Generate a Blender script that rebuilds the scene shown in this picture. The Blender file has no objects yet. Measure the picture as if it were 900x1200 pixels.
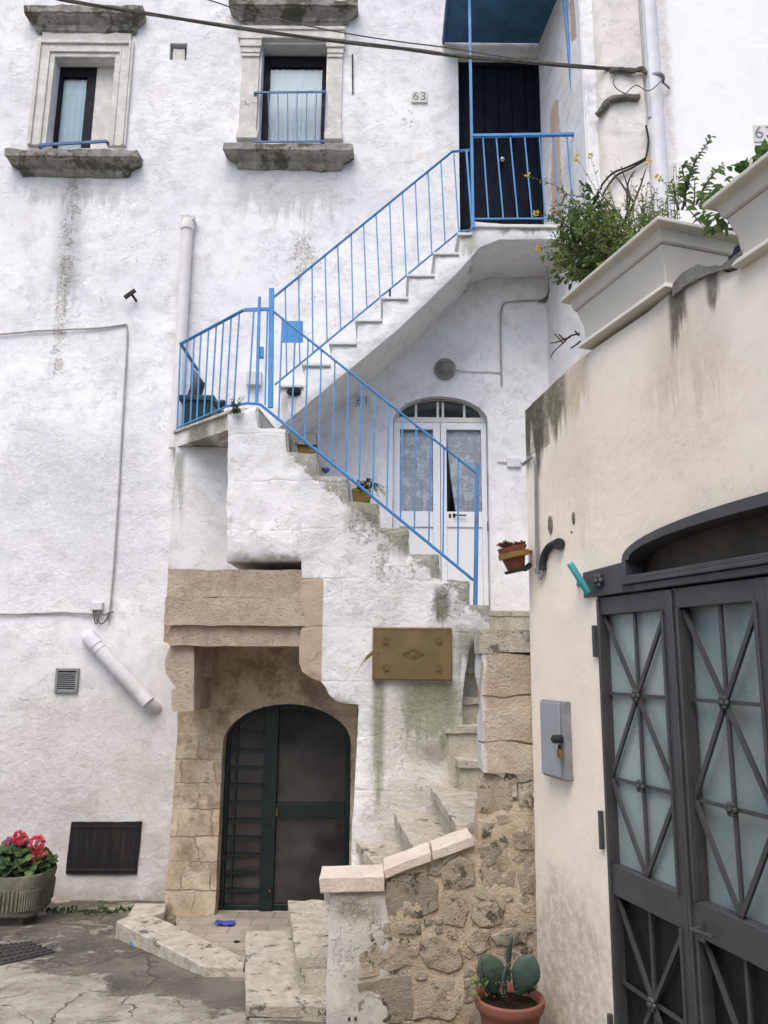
import bpy, bmesh, math, random
from mathutils import Vector, noise as mnoise
from mathutils.geometry import delaunay_2d_cdt
from mathutils.kdtree import KDTree
R = math.radians
random.seed(7)
SC = bpy.context.scene
COL = SC.collection

# ------------------------------------------------------------------ camera
PITCH, ROLL, CAMZ, FPX = R(10.9), R(0.5), 2.15, 900.0
CAM = Vector((0, 0, CAMZ))
FW = Vector((0, math.cos(PITCH), math.sin(PITCH)))
U0 = Vector((0, -math.sin(PITCH), math.cos(PITCH)))
R0 = Vector((1, 0, 0))
UP = U0 * math.cos(ROLL) - R0 * math.sin(ROLL)
RT = R0 * math.cos(ROLL) + U0 * math.sin(ROLL)
cam = bpy.data.objects.new('camera', bpy.data.cameras.new('camera'))
COL.objects.link(cam)
from mathutils import Matrix
cam.matrix_world = Matrix(((RT.x, UP.x, -FW.x, 0), (RT.y, UP.y, -FW.y, 0), (RT.z, UP.z, -FW.z, CAMZ), (0, 0, 0, 1)))
cam.data.sensor_fit = 'VERTICAL'
cam.data.sensor_height = 36
cam.data.lens = FPX / 1200 * 36
cam.data.clip_end = 300
SC.camera = cam

def ray(x, y):
    return FW + RT * ((x - 450) / FPX) + UP * ((600 - y) / FPX)
def P(x, y, Y):
    d = ray(x, y); t = Y / d.y
    return CAM + d * t
def PZ(x, y, z):
    d = ray(x, y); t = (z - CAMZ) / d.z
    return CAM + d * t
def PV(x, y, A, B):
    """the point of the picture on the upright plane through plan points A, B"""
    d = ray(x, y); n = Vector((-(B[1] - A[1]), B[0] - A[0], 0))
    t = n.dot(Vector((A[0], A[1], 0)) - Vector((0, 0, 0))) / n.dot(d)
    return CAM + d * t

# ------------------------------------------------------------------ frames
class Frame:
    """o + u*U + z + w*W, W pointing into the wall"""
    def __init__(s, o, U, W):
        s.o, s.U, s.W = Vector(o), Vector(U), Vector(W)
    def p(s, u, v, w=0):
        q = s.o + s.U * u + s.W * w
        return Vector((q.x, q.y, v))
    def px(s, x, y, w=0):
        a = s.o + s.W * w
        q = PV(x, y, a, a + s.U)
        return ((q - a).dot(s.U), q.z)
def front(Y):
    return Frame((0, Y, 0), (1, 0, 0), (0, 1, 0))
YM, YR, YA, YP, YB = 7.8, 7.0, 6.3, 4.8, 6.65
FM, FR, FA, FPW, FB = front(YM), front(YR), front(YA), front(YP), front(YB)
d165 = ray(165, 771)
rdir = Vector((d165.x, d165.y, 0)).normalized()
p705 = P(705, 772, 4.0)
RW = Frame((p705.x, p705.y, 0), -rdir, Vector((rdir.y, -rdir.x, 0)))

# ------------------------------------------------------------------ objects
ROOTS = {}
def link(o):
    COL.objects.link(o); return o
def tag(o, label=None, cat=None, group=None, kind=None):
    for k, v in (('label', label), ('category', cat), ('group', group), ('kind', kind)):
        if v: o[k] = v
    return o
def thing(name, label, cat, loc=(0, 0, 0), group=None):
    o = link(bpy.data.objects.new(name, None))
    o.location = Vector(loc); o.empty_display_size = .1
    return tag(o, label, cat, group)
def wloc(o):
    v = Vector((0, 0, 0))
    while o is not None:
        v = v + o.location; o = o.parent
    return v
class MB:
    def __init__(s): s.v = []; s.f = []; s.mi = []
    def add(s, vs, fs):
        n = len(s.v); s.v += [Vector(a) for a in vs]; s.f += [tuple(i + n for i in f) for f in fs]
    def hexa(s, b, t):
        n = len(b)
        s.add(list(b) + list(t), [tuple(range(n))[::-1], tuple(range(n, 2 * n))] + [(i, (i + 1) % n, n + (i + 1) % n, n + i) for i in range(n)])
    def box(s, a, b):
        x0, y0, z0 = a; x1, y1, z1 = b
        s.hexa([(x0, y0, z0), (x1, y0, z0), (x1, y1, z0), (x0, y1, z0)], [(x0, y0, z1), (x1, y0, z1), (x1, y1, z1), (x0, y1, z1)])
    def fbox(s, fr, u0, u1, v0, v1, w0, w1):
        s.hexa([fr.p(u0, v0, w0), fr.p(u1, v0, w0), fr.p(u1, v1, w0), fr.p(u0, v1, w0)], [fr.p(u0, v0, w1), fr.p(u1, v0, w1), fr.p(u1, v1, w1), fr.p(u0, v1, w1)])
    def prism(s, fr, poly, w0, w1):
        s.hexa([fr.p(u, v, w0) for u, v in poly], [fr.p(u, v, w1) for u, v in poly])
    def bar(s, a, b, w, d=None, side=None):
        a, b = Vector(a), Vector(b); d = d or w
        t = (b - a).normalized()
        sd = Vector(side) if side else (Vector((1, 0, 0)) if abs(t.x) < .9 else Vector((0, 0, 1)))
        n = t.cross(sd).normalized(); m = n.cross(t).normalized()
        q = [m * w / 2 + n * d / 2, -m * w / 2 + n * d / 2, -m * w / 2 - n * d / 2, m * w / 2 - n * d / 2]
        s.hexa([a + k for k in q], [b + k for k in q])
    def tube(s, pts, r, seg=8, cap=True):
        pts = [Vector(p) for p in pts]; rings = []
        up = Vector((.3, .2, 1)).normalized()
        for i, p in enumerate(pts):
            t = (pts[min(i + 1, len(pts) - 1)] - pts[max(i - 1, 0)]).normalized()
            if abs(t.dot(up)) > .97: up = Vector((1, .1, .1)).normalized()
            n = t.cross(up).normalized(); m = n.cross(t).normalized()
            rr = r[i] if isinstance(r, (list, tuple)) else r
            rings.append([p + (n * math.cos(2 * math.pi * k / seg) + m * math.sin(2 * math.pi * k / seg)) * rr for k in range(seg)])
        s.loft(rings, cap)
    def loft(s, rings, cap=True, closed=True):
        n = len(rings[0]); vs = [v for r in rings for v in r]; fs = []
        for i in range(len(rings) - 1):
            for k in range(n if closed else n - 1):
                fs.append((i * n + k, i * n + (k + 1) % n, (i + 1) * n + (k + 1) % n, (i + 1) * n + k))
        if cap and closed:
            fs += [tuple(range(n))[::-1], tuple(range((len(rings) - 1) * n, len(rings) * n))]
        s.add(vs, fs)
    def lathe(s, c, prof, seg=24, axis=(0, 0, 1)):
        c = Vector(c); ax = Vector(axis).normalized()
        n = ax.cross(Vector((1, 0, 0)) if abs(ax.x) < .9 else Vector((0, 1, 0))).normalized(); m = ax.cross(n)
        s.loft([[c + ax * h + (n * math.cos(2 * math.pi * k / seg) + m * math.sin(2 * math.pi * k / seg)) * max(r, 1e-4) for k in range(seg)] for r, h in prof])
    def blob(s, c, r, sub=2, amp=.15, sc=3., seed=0):
        bm = bmesh.new(); bmesh.ops.create_icosphere(bm, subdivisions=sub, radius=1)
        rr = Vector(r) if not isinstance(r, (int, float)) else Vector((r, r, r)); c = Vector(c)
        vs = [v.co * (1 + amp * mnoise.noise(v.co * sc + Vector((seed * 7.1, seed, 0)))) for v in bm.verts]
        fs = [tuple(v.index for v in f.verts) for f in bm.faces]; bm.free()
        s.add([c + Vector((v.x * rr.x, v.y * rr.y, v.z * rr.z)) for v in vs], fs)
    def moulding(s, fr, u0, u1, prof, skew=0):
        """prof: (z, projection) from bottom to top, returned round both ends; the back sits in the wall"""
        s.loft([[fr.p(u0 - p, z, .06), fr.p(u0 - p, z, -p), fr.p(u1 + p, z + skew, -p), fr.p(u1 + p, z + skew, .06)] for z, p in prof])
    def build(s, name, mat, parent=None, angle=35, bevel=0, recalc=True):
        lo = Vector([min(v[i] for v in s.v) for i in range(3)]); hi = Vector([max(v[i] for v in s.v) for i in range(3)])
        c = (lo + hi) / 2
        if parent is None: c.z = lo.z
        me = bpy.data.meshes.new(name)
        me.from_pydata([v - c for v in s.v], [], s.f)
        if recalc:
            bm = bmesh.new(); bm.from_mesh(me); bmesh.ops.recalc_face_normals(bm, faces=bm.faces); bm.to_mesh(me); bm.free()
        me.materials.append(mat)
        me.set_sharp_from_angle(angle=R(angle))
        me.polygons.foreach_set('use_smooth', [True] * len(me.polygons)); me.update()
        o = link(bpy.data.objects.new(name, me))
        if parent is not None:
            o.parent = parent; o.location = c - wloc(parent)
        else: o.location = c
        if bevel:
            b = o.modifiers.new('bevel', 'BEVEL'); b.width = bevel; b.segments = 2; b.limit_method = 'ANGLE'; b.angle_limit = R(40)
        return o

def inside(p, poly):
    x, y = p; r = False; n = len(poly); j = n - 1
    for i in range(n):
        xi, yi = poly[i]; xj, yj = poly[j]
        if (yi > y) != (yj > y) and x < (xj - xi) * (y - yi) / (yj - yi) + xi: r = not r
        j = i
    return r
def subdivide(poly, step, rough=0, seed=0):
    out = []
    for i, a in enumerate(poly):
        b = poly[(i + 1) % len(poly)]; L = math.hypot(b[0] - a[0], b[1] - a[1]); n = max(1, int(round(L / step)))
        for k in range(n):
            t = k / n; u, v = a[0] + (b[0] - a[0]) * t, a[1] + (b[1] - a[1]) * t
            if rough:
                q = Vector((u * 5 + seed, v * 5, seed * 3.3))
                u += rough * (mnoise.noise(q) + .6 * mnoise.noise(q * 3.1)); v += rough * (mnoise.noise(q + Vector((9, 4, 2))) + .6 * mnoise.noise(q * 3.1 + Vector((5, 1, 8))))
            out.append((u, v))
    return out
def slab(mb, fr, outline, holes=(), depth=.3, step=.1, amp=.006, ns=1.6, disp=None, rough=0, back=False, seed=0, edge_round=0):
    """a wall with real relief: front sheet (triangulated, displaced), reveals and edges of the given depth"""
    loops = [subdivide(outline, step, rough, seed)] + [subdivide(h, min(step, .06), rough * .6, seed + 1) for h in holes]
    pts = []; edges = []; bound = []
    for lp in loops:
        n0 = len(pts); pts += lp
        edges += [(n0 + i, n0 + (i + 1) % len(lp)) for i in range(len(lp))]
        bound.append((n0, len(lp)))
    nb = len(pts)
    kd = KDTree(nb)
    for i, p in enumerate(pts): kd.insert((p[0], p[1], 0), i)
    kd.balance()
    us = [p[0] for p in loops[0]]; vs = [p[1] for p in loops[0]]
    rnd = random.Random(seed + 11)
    u = min(us)
    while u < max(us):
        v = min(vs)
        while v < max(vs):
            q = (u + rnd.uniform(-.25, .25) * step, v + rnd.uniform(-.25, .25) * step)
            if inside(q, loops[0]) and not any(inside(q, h) for h in loops[1:]) and kd.find((q[0], q[1], 0))[2] > step * .45:
                pts.append(q)
            v += step
        u += step
    ov, oe, of, orig, _, _ = delaunay_2d_cdt([Vector(p) for p in pts], edges, [], 0, 1e-6)
    tris = []
    for f in of:
        c = (sum(ov[i].x for i in f) / len(f), sum(ov[i].y for i in f) / len(f))
        if inside(c, loops[0]) and not any(inside(c, h) for h in loops[1:]): tris.append(tuple(f))
    def w(u, v):
        q = Vector((u * ns + seed * 1.7, v * ns, seed * 2.3))
        r = amp * (mnoise.noise(q) + .5 * mnoise.noise(q * 2.7) + .3 * mnoise.noise(q * 6.3))
        if edge_round:
            r += edge_round * max(0, 1 - kd.find((u, v, 0))[2] / (edge_round * 2.2)) ** 2
        if disp: r += disp(u, v)
        return r
    n = len(mb.v)
    mb.v += [fr.p(p.x, p.y, w(p.x, p.y)) for p in ov]
    mb.f += [tuple(i + n for i in t) for t in tris]
    inv = {}
    for i, o in enumerate(orig):
        for k in o: inv[k] = i
    for n0, L in bound:
        m = len(mb.v)
        mb.v += [fr.p(pts[n0 + i][0], pts[n0 + i][1], depth) for i in range(L)]
        for i in range(L):
            a, b = inv.get(n0 + i), inv.get(n0 + (i + 1) % L)
            if a is None or b is None: continue
            mb.f.append((n + a, n + b, m + (i + 1) % L, m + i))
    if back:
        m = len(mb.v)
        mb.v += [fr.p(p.x, p.y, depth) for p in ov]
        mb.f += [tuple(i + m for i in t)[::-1] for t in tris]
def arch(u0, u1, zb, zs, zt, n=16):
    """opening outline: flat bottom, upright sides to the springing, elliptical head"""
    c, a, h = (u0 + u1) / 2, (u1 - u0) / 2, zt - zs
    return [(u0, zb), (u1, zb)] + [(c + a * math.cos(math.pi * i / n), zs + h * math.sin(math.pi * i / n)) for i in range(n + 1)]
def rect(u0, u1, v0, v1):
    return [(u0, v0), (u1, v0), (u1, v1), (u0, v1)]
def bez(pts, n=10):
    """smooth line through points (Catmull-Rom)"""
    p = [Vector(q) for q in pts]; p = [p[0] * 2 - p[1]] + p + [p[-1] * 2 - p[-2]]; out = []
    for i in range(1, len(p) - 2):
        for k in range(n):
            t = k / n; a, b, c, d = p[i - 1:i + 3]
            out.append(.5 * ((2 * b) + (c - a) * t + (2 * a - 5 * b + 4 * c - d) * t * t + (3 * b - a - 3 * c + d) * t ** 3))
    return out + [p[-2]]
def text(name, s, size, fr, u, v, w, mat, parent, depth=.003, track=1.0):
    cu = bpy.data.curves.new(name, 'FONT'); cu.body = s; cu.size = size; cu.align_x = 'CENTER'; cu.align_y = 'CENTER'; cu.extrude = depth; cu.space_character = track
    t = bpy.data.objects.new(name, cu); COL.objects.link(t)
    dg = bpy.context.evaluated_depsgraph_get(); dg.update()
    me = bpy.data.meshes.new_from_object(t.evaluated_get(dg)); COL.objects.unlink(t); bpy.data.objects.remove(t)
    mb = MB(); mb.add([fr.p(u + q.co.x, v + q.co.y, w - q.co.z) for q in me.vertices], [tuple(p.vertices) for p in me.polygons])
    return mb.build(name, mat, parent)
EXPO = 0.66
# ------------------------------------------------------------------ materials
def srgb(r, g, b):
    f = lambda c: ((c / 255 + .055) / 1.055) ** 2.4 if c > 10 else c / 255 / 12.92
    return (f(r), f(g), f(b), 1)
class Mat:
    def __init__(s, name, rough=.85, spec=.3, metal=0):
        s.m = bpy.data.materials.new(name); s.m.use_nodes = True
        s.t = s.m.node_tree; s.b = s.t.nodes['Principled BSDF']
        s.b.inputs['Roughness'].default_value = rough; s.b.inputs['Specular IOR Level'].default_value = spec; s.b.inputs['Metallic'].default_value = metal
        s._g = None; s.frame = None
    def n(s, ty, **kw):
        nd = s.t.nodes.new('ShaderNode' + ty)
        for k, v in kw.items(): setattr(nd, k, v)
        return nd
    def put(s, sock, v):
        if isinstance(v, bpy.types.NodeSocket): s.t.links.new(v, sock)
        else: sock.default_value = v
    def geo(s):
        if s._g is None: s._g = s.n('NewGeometry')
        return s._g
    @property
    def pos(s): return s.geo().outputs['Position']
    def xyz(s):
        if not hasattr(s, '_x'):
            nd = s.n('SeparateXYZ'); s.put(nd.inputs[0], s.pos); s._x = nd.outputs
        return s._x
    def uz(s):
        """wall coordinates: along the wall, and height"""
        if s.frame is None: return s.xyz()[0], s.xyz()[2]
        if not hasattr(s, '_u'):
            nd = s.n('VectorMath', operation='DOT_PRODUCT'); s.put(nd.inputs[0], s.pos); nd.inputs[1].default_value = s.frame.U
            s._u = s.math('SUBTRACT', nd.outputs['Value'], s.frame.o.dot(s.frame.U))
        return s._u, s.xyz()[2]
    def math(s, op, a, b=0., clamp=False):
        nd = s.n('Math', operation=op, use_clamp=clamp); s.put(nd.inputs[0], a); s.put(nd.inputs[1], b); return nd.outputs[0]
    def mr(s, v, a, b, c=0., d=1., smooth=True):
        nd = s.n('MapRange'); nd.interpolation_type = 'SMOOTHSTEP' if smooth else 'LINEAR'
        for i, q in enumerate((v, a, b, c, d)): s.put(nd.inputs[i], q)
        return nd.outputs[0]
    def scaled(s, sx, sy, sz):
        nd = s.n('VectorMath', operation='MULTIPLY'); s.put(nd.inputs[0], s.pos); nd.inputs[1].default_value = (sx, sy, sz); return nd.outputs[0]
    def noise(s, scale, detail=4., rough=.6, vec=None, dist=0., off=0.):
        nd = s.n('TexNoise')
        v = vec if vec is not None else s.pos
        if off:
            a = s.n('VectorMath', operation='ADD'); s.put(a.inputs[0], v); a.inputs[1].default_value = (off, off * .7, off * 1.3); v = a.outputs[0]
        s.put(nd.inputs['Vector'], v)
        for k, q in (('Scale', scale), ('Detail', detail), ('Roughness', rough), ('Distortion', dist)): s.put(nd.inputs[k], float(q))
        return nd.outputs['Fac']
    def voro(s, scale, feature='F1', vec=None, rnd=1., out='Distance'):
        nd = s.n('TexVoronoi', feature=feature); s.put(nd.inputs['Vector'], vec if vec is not None else s.pos)
        nd.inputs['Scale'].default_value = scale; nd.inputs['Randomness'].default_value = rnd
        return nd.outputs[out]
    def mix(s, f, a, b, blend='MIX'):
        nd = s.n('Mix', data_type='RGBA', blend_type=blend); s.put(nd.inputs[0], f); s.put(nd.inputs[6], a); s.put(nd.inputs[7], b); return nd.outputs[2]
    def blot(s, u0, u1, z0, z1, su=.05, sz=.08):
        u, z = s.uz()
        m = s.math('MULTIPLY', s.mr(u, u0 - su, u0 + su), s.mr(u, u1 + su, u1 - su))
        return s.math('MULTIPLY', m, s.math('MULTIPLY', s.mr(z, z0 - sz, z0 + sz), s.mr(z, z1 + sz, z1 - sz)))
    def over(s, v, lo, hi): return s.mr(v, lo, hi)
    def bump(s, h, strength=.5, dist=.01, normal=None):
        nd = s.n('Bump'); s.put(nd.inputs['Height'], h); nd.inputs['Strength'].default_value = strength; nd.inputs['Distance'].default_value = dist
        if normal is not None: s.put(nd.inputs['Normal'], normal)
        return nd.outputs[0]
    def done(s, col, normal=None, rough=None):
        s.put(s.b.inputs['Base Color'], col)
        if normal is not None: s.put(s.b.inputs['Normal'], normal)
        if rough is not None: s.put(s.b.inputs['Roughness'], rough)
        return s.m

def C(r, g, b): return (r, g, b, 1.)
def simple(name, col, rough=.6, spec=.4, var=.25, scale=12., bump=.15, metal=0, dark=None):
    m = Mat(name, rough, spec, metal)
    d = dark or C(*[c * (1 - var) for c in col[:3]])
    f = m.over(m.noise(scale, 6, .65), .35, .7)
    c = m.mix(f, d, C(*col[:3]))
    return m.done(c, m.bump(m.noise(scale * 4, 3), bump, .004) if bump else None)

STREAK = (9, 9, .7)
def plaster(name, c1, c2, frame=None, flake=(), drips=(), patches=(), dirt_shade=None, speck=.5, relief=1., courses=0., crack=.5, mott=1., edge=None):
    """old lime wash: uneven coats, trowel relief, flakes (u0,u1,z0,z1,amount), drips under ledges, patches of bare material"""
    m = Mat(name, .92, .15); m.frame = frame
    big, mid, fine = m.noise(.9, 5, .6), m.noise(4.5, 6, .68), m.noise(38, 5, .6)
    c = m.mix(m.over(big, .3, .7), c2, c1)
    c = m.mix(m.math('MULTIPLY', m.over(mid, .45, .68), .58 * mott), c, C(*[a * .80 for a in c2[:3]]))
    warm = m.over(m.noise(2.1, 6, .7, off=5.), .56, .72)
    c = m.mix(m.math('MULTIPLY', warm, .40 * mott), c, C(.72, .66, .58))
    # thin coats of blue-grey lime
    cool = m.over(m.noise(1.6, 7, .72, off=11.), .53, .70)
    c = m.mix(m.math('MULTIPLY', cool, .34 * mott), c, C(.56, .585, .64))
    # specks and chips
    chips = m.over(m.noise(16, 6, .78, off=3.), .66, .71)
    c = m.mix(m.math('MULTIPLY', chips, speck), c, C(.34, .31, .28))
    grit = m.over(m.noise(38, 5, .75, off=13.), .60, .66)
    c = m.mix(m.math('MULTIPLY', m.math('MULTIPLY', grit, m.over(m.noise(2.3, 5, .65, off=14.), .44, .60)), speck), c, C(.36, .34, .32))
    # thin cracks and lifted paint edges
    ln = m.math('ABSOLUTE', m.math('SUBTRACT', m.noise(2.7, 6, .62, off=21.), .5)); ln = m.mr(ln, .0, .0045, 1, 0)
    ln = m.math('MULTIPLY', ln, m.over(m.noise(1.9, 4, .6, off=23.), .52, .60))
    c = m.mix(m.math('MULTIPLY', ln, crack), c, C(.33, .315, .30))
    if speck > .3:
        lift = m.over(m.noise(5.5, 6, .7, off=27.), .595, .61); c = m.mix(m.math('MULTIPLY', lift, .40), c, C(.60, .565, .52))
    calm0 = m.mr(m.noise(.7, 4, .55, off=39.), .40, .62, .35, 1.)
    h = m.math('ADD', m.math('MULTIPLY', m.math('MULTIPLY', mid, 1.2), calm0), m.math('MULTIPLY', fine, .22))
    h = m.math('ADD', h, m.math('MULTIPLY', big, 1.4))
    ridges = m.noise(7, 6, .6, vec=m.scaled(1, 1, 1.25), dist=.5, off=2.)
    calm = m.over(m.noise(.9, 4, .55, off=33.), .42, .60)
    h = m.math('ADD', h, m.math('MULTIPLY', m.math('MULTIPLY', ridges, 1.5), calm))
    h = m.math('SUBTRACT', h, m.math('MULTIPLY', ln, .5))
    if speck > .3: h = m.math('SUBTRACT', h, m.math('MULTIPLY', lift, .16))
    if courses:
        zz = m.math('ADD', m.uz()[1], m.math('MULTIPLY', m.noise(1.8, 4), .16)); jt = m.mr(m.math('PINGPONG', zz, courses), 0, .016, 1, 0)
        jt = m.math('MULTIPLY', jt, m.over(m.noise(2.2, 4, .6, off=4.), .35, .6)); h = m.math('SUBTRACT', h, m.math('MULTIPLY', jt, .22)); c = m.mix(m.math('MULTIPLY', jt, .12), c, C(.42, .40, .36))
    if dirt_shade:  # dirt low on the wall, plus its dimmer light put into the colour
        z = m.uz()[1]
        lo = m.mr(z, dirt_shade[0], dirt_shade[1], 1, 0)
        k = m.math('MULTIPLY', lo, m.mr(m.noise(2.6, 6, .7, off=7.), .32, .66, .25, 1.))
        c = m.mix(m.math('MULTIPLY', k, dirt_shade[2]), c, C(.47, .42, .355))
        foot = m.math('MULTIPLY', m.mr(z, dirt_shade[0], dirt_shade[0] + .42, 1, 0), m.over(m.noise(6, 6, .75, off=8.), .3, .6))
        c = m.mix(m.math('MULTIPLY', foot, .75), c, C(.23, .21, .16))
    for (u0, u1, z0, z1, amt, soft) in flake:
        k = m.blot(u0, u1, z0, z1, soft, soft * 1.6)
        n1 = m.math('ADD', m.math('ADD', m.math('MULTIPLY', m.noise(6, 6, .75, off=u0), .6), m.math('MULTIPLY', m.noise(30, 5, .7, off=u0), .4)), m.math('MULTIPLY', k, amt))
        a = m.math('MULTIPLY', m.over(n1, .70, .735), m.over(k, .0, .15))
        bare = m.mix(m.over(m.noise(34, 5, .7), .38, .52), C(.23, .22, .20), C(.60, .57, .52))
        c = m.mix(m.math('MULTIPLY', a, .92), c, bare)
        h = m.math('SUBTRACT', h, m.math('MULTIPLY', a, .9))
    if edge:      # grime and moss gathered under the stepped edge of a stair
        ua, za, ub, zb, wdt = edge; u, z = m.uz(); sl_ = (zb - za) / (ub - ua)
        d = m.math('SUBTRACT', z, m.math('ADD', m.math('MULTIPLY', u, sl_), za - ua * sl_))
        k = m.math('MULTIPLY', m.mr(d, -wdt, -.02), m.mr(u, ua + .15, ua + .35))
        a = m.over(m.math('ADD', m.math('ADD', m.math('MULTIPLY', m.noise(9, 6, .78, off=51.), .6), m.math('MULTIPLY', m.noise(28, 5, .7, off=52.), .4)), m.math('MULTIPLY', m.math('SUBTRACT', k, .55), .34)), .52, .62)
        a = m.math('MULTIPLY', a, m.over(k, 0, .25)); gc = m.mix(m.noise(13, 4), C(.10, .10, .075), C(.34, .32, .24)); c = m.mix(m.math('MULTIPLY', a, .82), c, gc)
    for (u0, u1, z0, z1, soft, col, lo, hi, amt) in patches:
        k = m.blot(u0, u1, z0, z1, soft, soft)
        a = m.math('MULTIPLY', m.over(m.math('ADD', m.noise(6, 6, .7, off=z0), m.math('MULTIPLY', m.math('SUBTRACT', k, .5), .9)), lo, hi), m.over(k, 0, .12))
        if hi - lo > .15: a = m.math('MULTIPLY', a, m.mr(m.noise(19, 6, .75, off=z0), .36, .6, .35, 1.))
        c = m.mix(m.math('MULTIPLY', a, amt), c, col)
        h = m.math('SUBTRACT', h, m.math('MULTIPLY', a, .35))
    for (u0, u1, z0, z1, col, amt, soft) in drips:
        k = m.math('MULTIPLY', m.blot(u0, u1, z0, z1, soft, .04), 1.)
        zz = m.mr(m.uz()[1], z0, z1, 0., 1., False)
        st = m.noise(1, 6, .7, vec=m.scaled(*STREAK), off=u0 + 20)
        a = m.over(m.math('ADD', st, m.math('MULTIPLY', m.math('SUBTRACT', zz, .45), .60)), .41, .56)
        a = m.math('MULTIPLY', a, k)
        a = m.math('MULTIPLY', a, m.mr(m.noise(22, 6, .7), .2, .55, .6, 1.))
        c = m.mix(m.math('MULTIPLY', a, amt), c, col)
    return m.done(c, m.bump(h, .55 * relief, .02))

def stone(name, c1, c2, dark, moss=None, bump=.8, scale=5., island=False, pits=.5, mscale=3.1, mcol=C(.10, .10, .065), edge=None):
    m = Mat(name, .93, .12)
    mid, fine = m.noise(scale, 8, .68), m.noise(scale * 8, 6, .7)
    c = m.mix(m.over(mid, .32, .68), c2, c1)
    if island:
        r = m.geo().outputs['Random Per Island']
        c = m.mix(m.mr(r, 0, 1, .0, .5, False), c, C(*[a * .66 + .01 for a in c2[:3]]))
        c = m.mix(m.math('MULTIPLY', m.over(m.math('FRACT', m.math('MULTIPLY', r, 7.3)), .55, .6), .6), c, C(.38, .335, .27))
    c = m.mix(m.math('MULTIPLY', m.over(fine, .56, .68), .5), c, dark)
    pit = m.over(m.noise(scale * 14, 3, .6, off=4.), .64, .70)
    c = m.mix(m.math('MULTIPLY', pit, pits), c, C(*[a * .45 for a in dark[:3]]))
    if moss:
        k = m.over(m.noise(mscale, 7, .78, off=9.), *moss)
        c = m.mix(m.math('MULTIPLY', k, .85), c, mcol)
    if edge:      # lime left on one side
        k = m.mr(m.math('ADD', m.xyz()[0], m.math('MULTIPLY', m.math('SUBTRACT', m.noise(7, 6, .7), .5), .09)), edge, edge + .022, 1, 0); c = m.mix(k, c, C(.70, .685, .66))
    h = m.math('ADD', m.math('MULTIPLY', mid, 1.), m.math('MULTIPLY', fine, .5))
    h = m.math('SUBTRACT', h, m.math('MULTIPLY', pit, .35))
    return m.done(c, m.bump(h, bump, .02))

def ashlar(name, c1, c2, bw, bh, frame=None, mortar=C(.30, .25, .18), wall_y=0):
    """soft stone blocks with worn joints"""
    m = Mat(name, .94, .1); m.frame = frame
    u, z = m.uz()
    w1 = m.math('MULTIPLY', m.math('SUBTRACT', m.noise(2.2, 5), .5), .26)
    w2 = m.math('MULTIPLY', m.math('SUBTRACT', m.noise(2.2, 5, off=8.), .5), .13)
    cb = m.n('CombineXYZ'); m.put(cb.inputs[0], m.math('ADD', u, w1)); m.put(cb.inputs[1], m.math('ADD', z, w2))
    br = m.n('TexBrick'); m.put(br.inputs['Vector'], cb.outputs[0])
    br.inputs['Scale'].default_value = 1; br.inputs['Brick Width'].default_value = bw; br.inputs['Row Height'].default_value = bh
    br.inputs['Mortar Size'].default_value = .009; br.inputs['Mortar Smooth'].default_value = .6
    br.inputs['Color1'].default_value = C(.0, .0, .0); br.inputs['Color2'].default_value = C(1, 1, 1)
    mid, fine = m.noise(5, 6, .7), m.noise(42, 5, .7)
    base = m.mix(m.over(mid, .3, .7), c2, c1)
    base = m.mix(m.math('MULTIPLY', br.outputs['Color'], .30), base, C(*[a * .72 for a in c2[:3]]))
    base = m.mix(m.math('MULTIPLY', m.over(m.noise(3.6, 6, .75, off=6.), .50, .62), .6), base, C(.17, .13, .09))
    jt = m.math('MULTIPLY', m.math('MULTIPLY', br.outputs['Fac'], m.mr(m.noise(3.7, 5), .36, .62, .05, 1.)), m.mr(z, 1.65, 1.25, .12, 1.))
    base = m.mix(m.math('MULTIPLY', jt, .75), base, mortar)
    pit = m.over(m.noise(60, 3, .6, off=4.), .64, .70)
    base = m.mix(m.math('MULTIPLY', pit, .4), base, C(.14, .11, .08))
    h = m.math('ADD', m.math('MULTIPLY', mid, .9), m.math('MULTIPLY', fine, .35))
    h = m.math('SUBTRACT', h, m.math('MULTIPLY', jt, .9)); h = m.math('SUBTRACT', h, m.math('MULTIPLY', pit, .3))
    return m.done(base, m.bump(h, .8, .02))

def paint(name, col, rust=.25, rough=.45, worn=C(.10, .07, .05), spec=.45):
    m = Mat(name, rough, spec)
    c = m.mix(m.over(m.noise(7, 5, .6), .35, .68), C(*[a * .82 for a in col[:3]]), col)
    k = m.over(m.noise(30, 6, .75, off=3.), .70 - rust * .12, .74 - rust * .12)
    c = m.mix(m.math('MULTIPLY', k, .8), c, worn)
    return m.done(c, m.bump(m.noise(55, 4), .15, .003), m.mr(m.noise(9, 4), .3, .7, rough - .1, rough + .15))
def leafmat(name, a, b):
    m = Mat(name, .55, .35)
    c = m.mix(m.geo().outputs['Random Per Island'], a, b)
    tr = m.n('BsdfTranslucent'); m.put(tr.inputs[0], c); mx = m.n('MixShader'); mx.inputs[0].default_value = .38
    m.put(mx.inputs[1], m.b.outputs[0]); m.put(mx.inputs[2], tr.outputs[0]); m.put(m.t.nodes['Material Output'].inputs[0], mx.outputs[0])
    return m.done(c)
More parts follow.
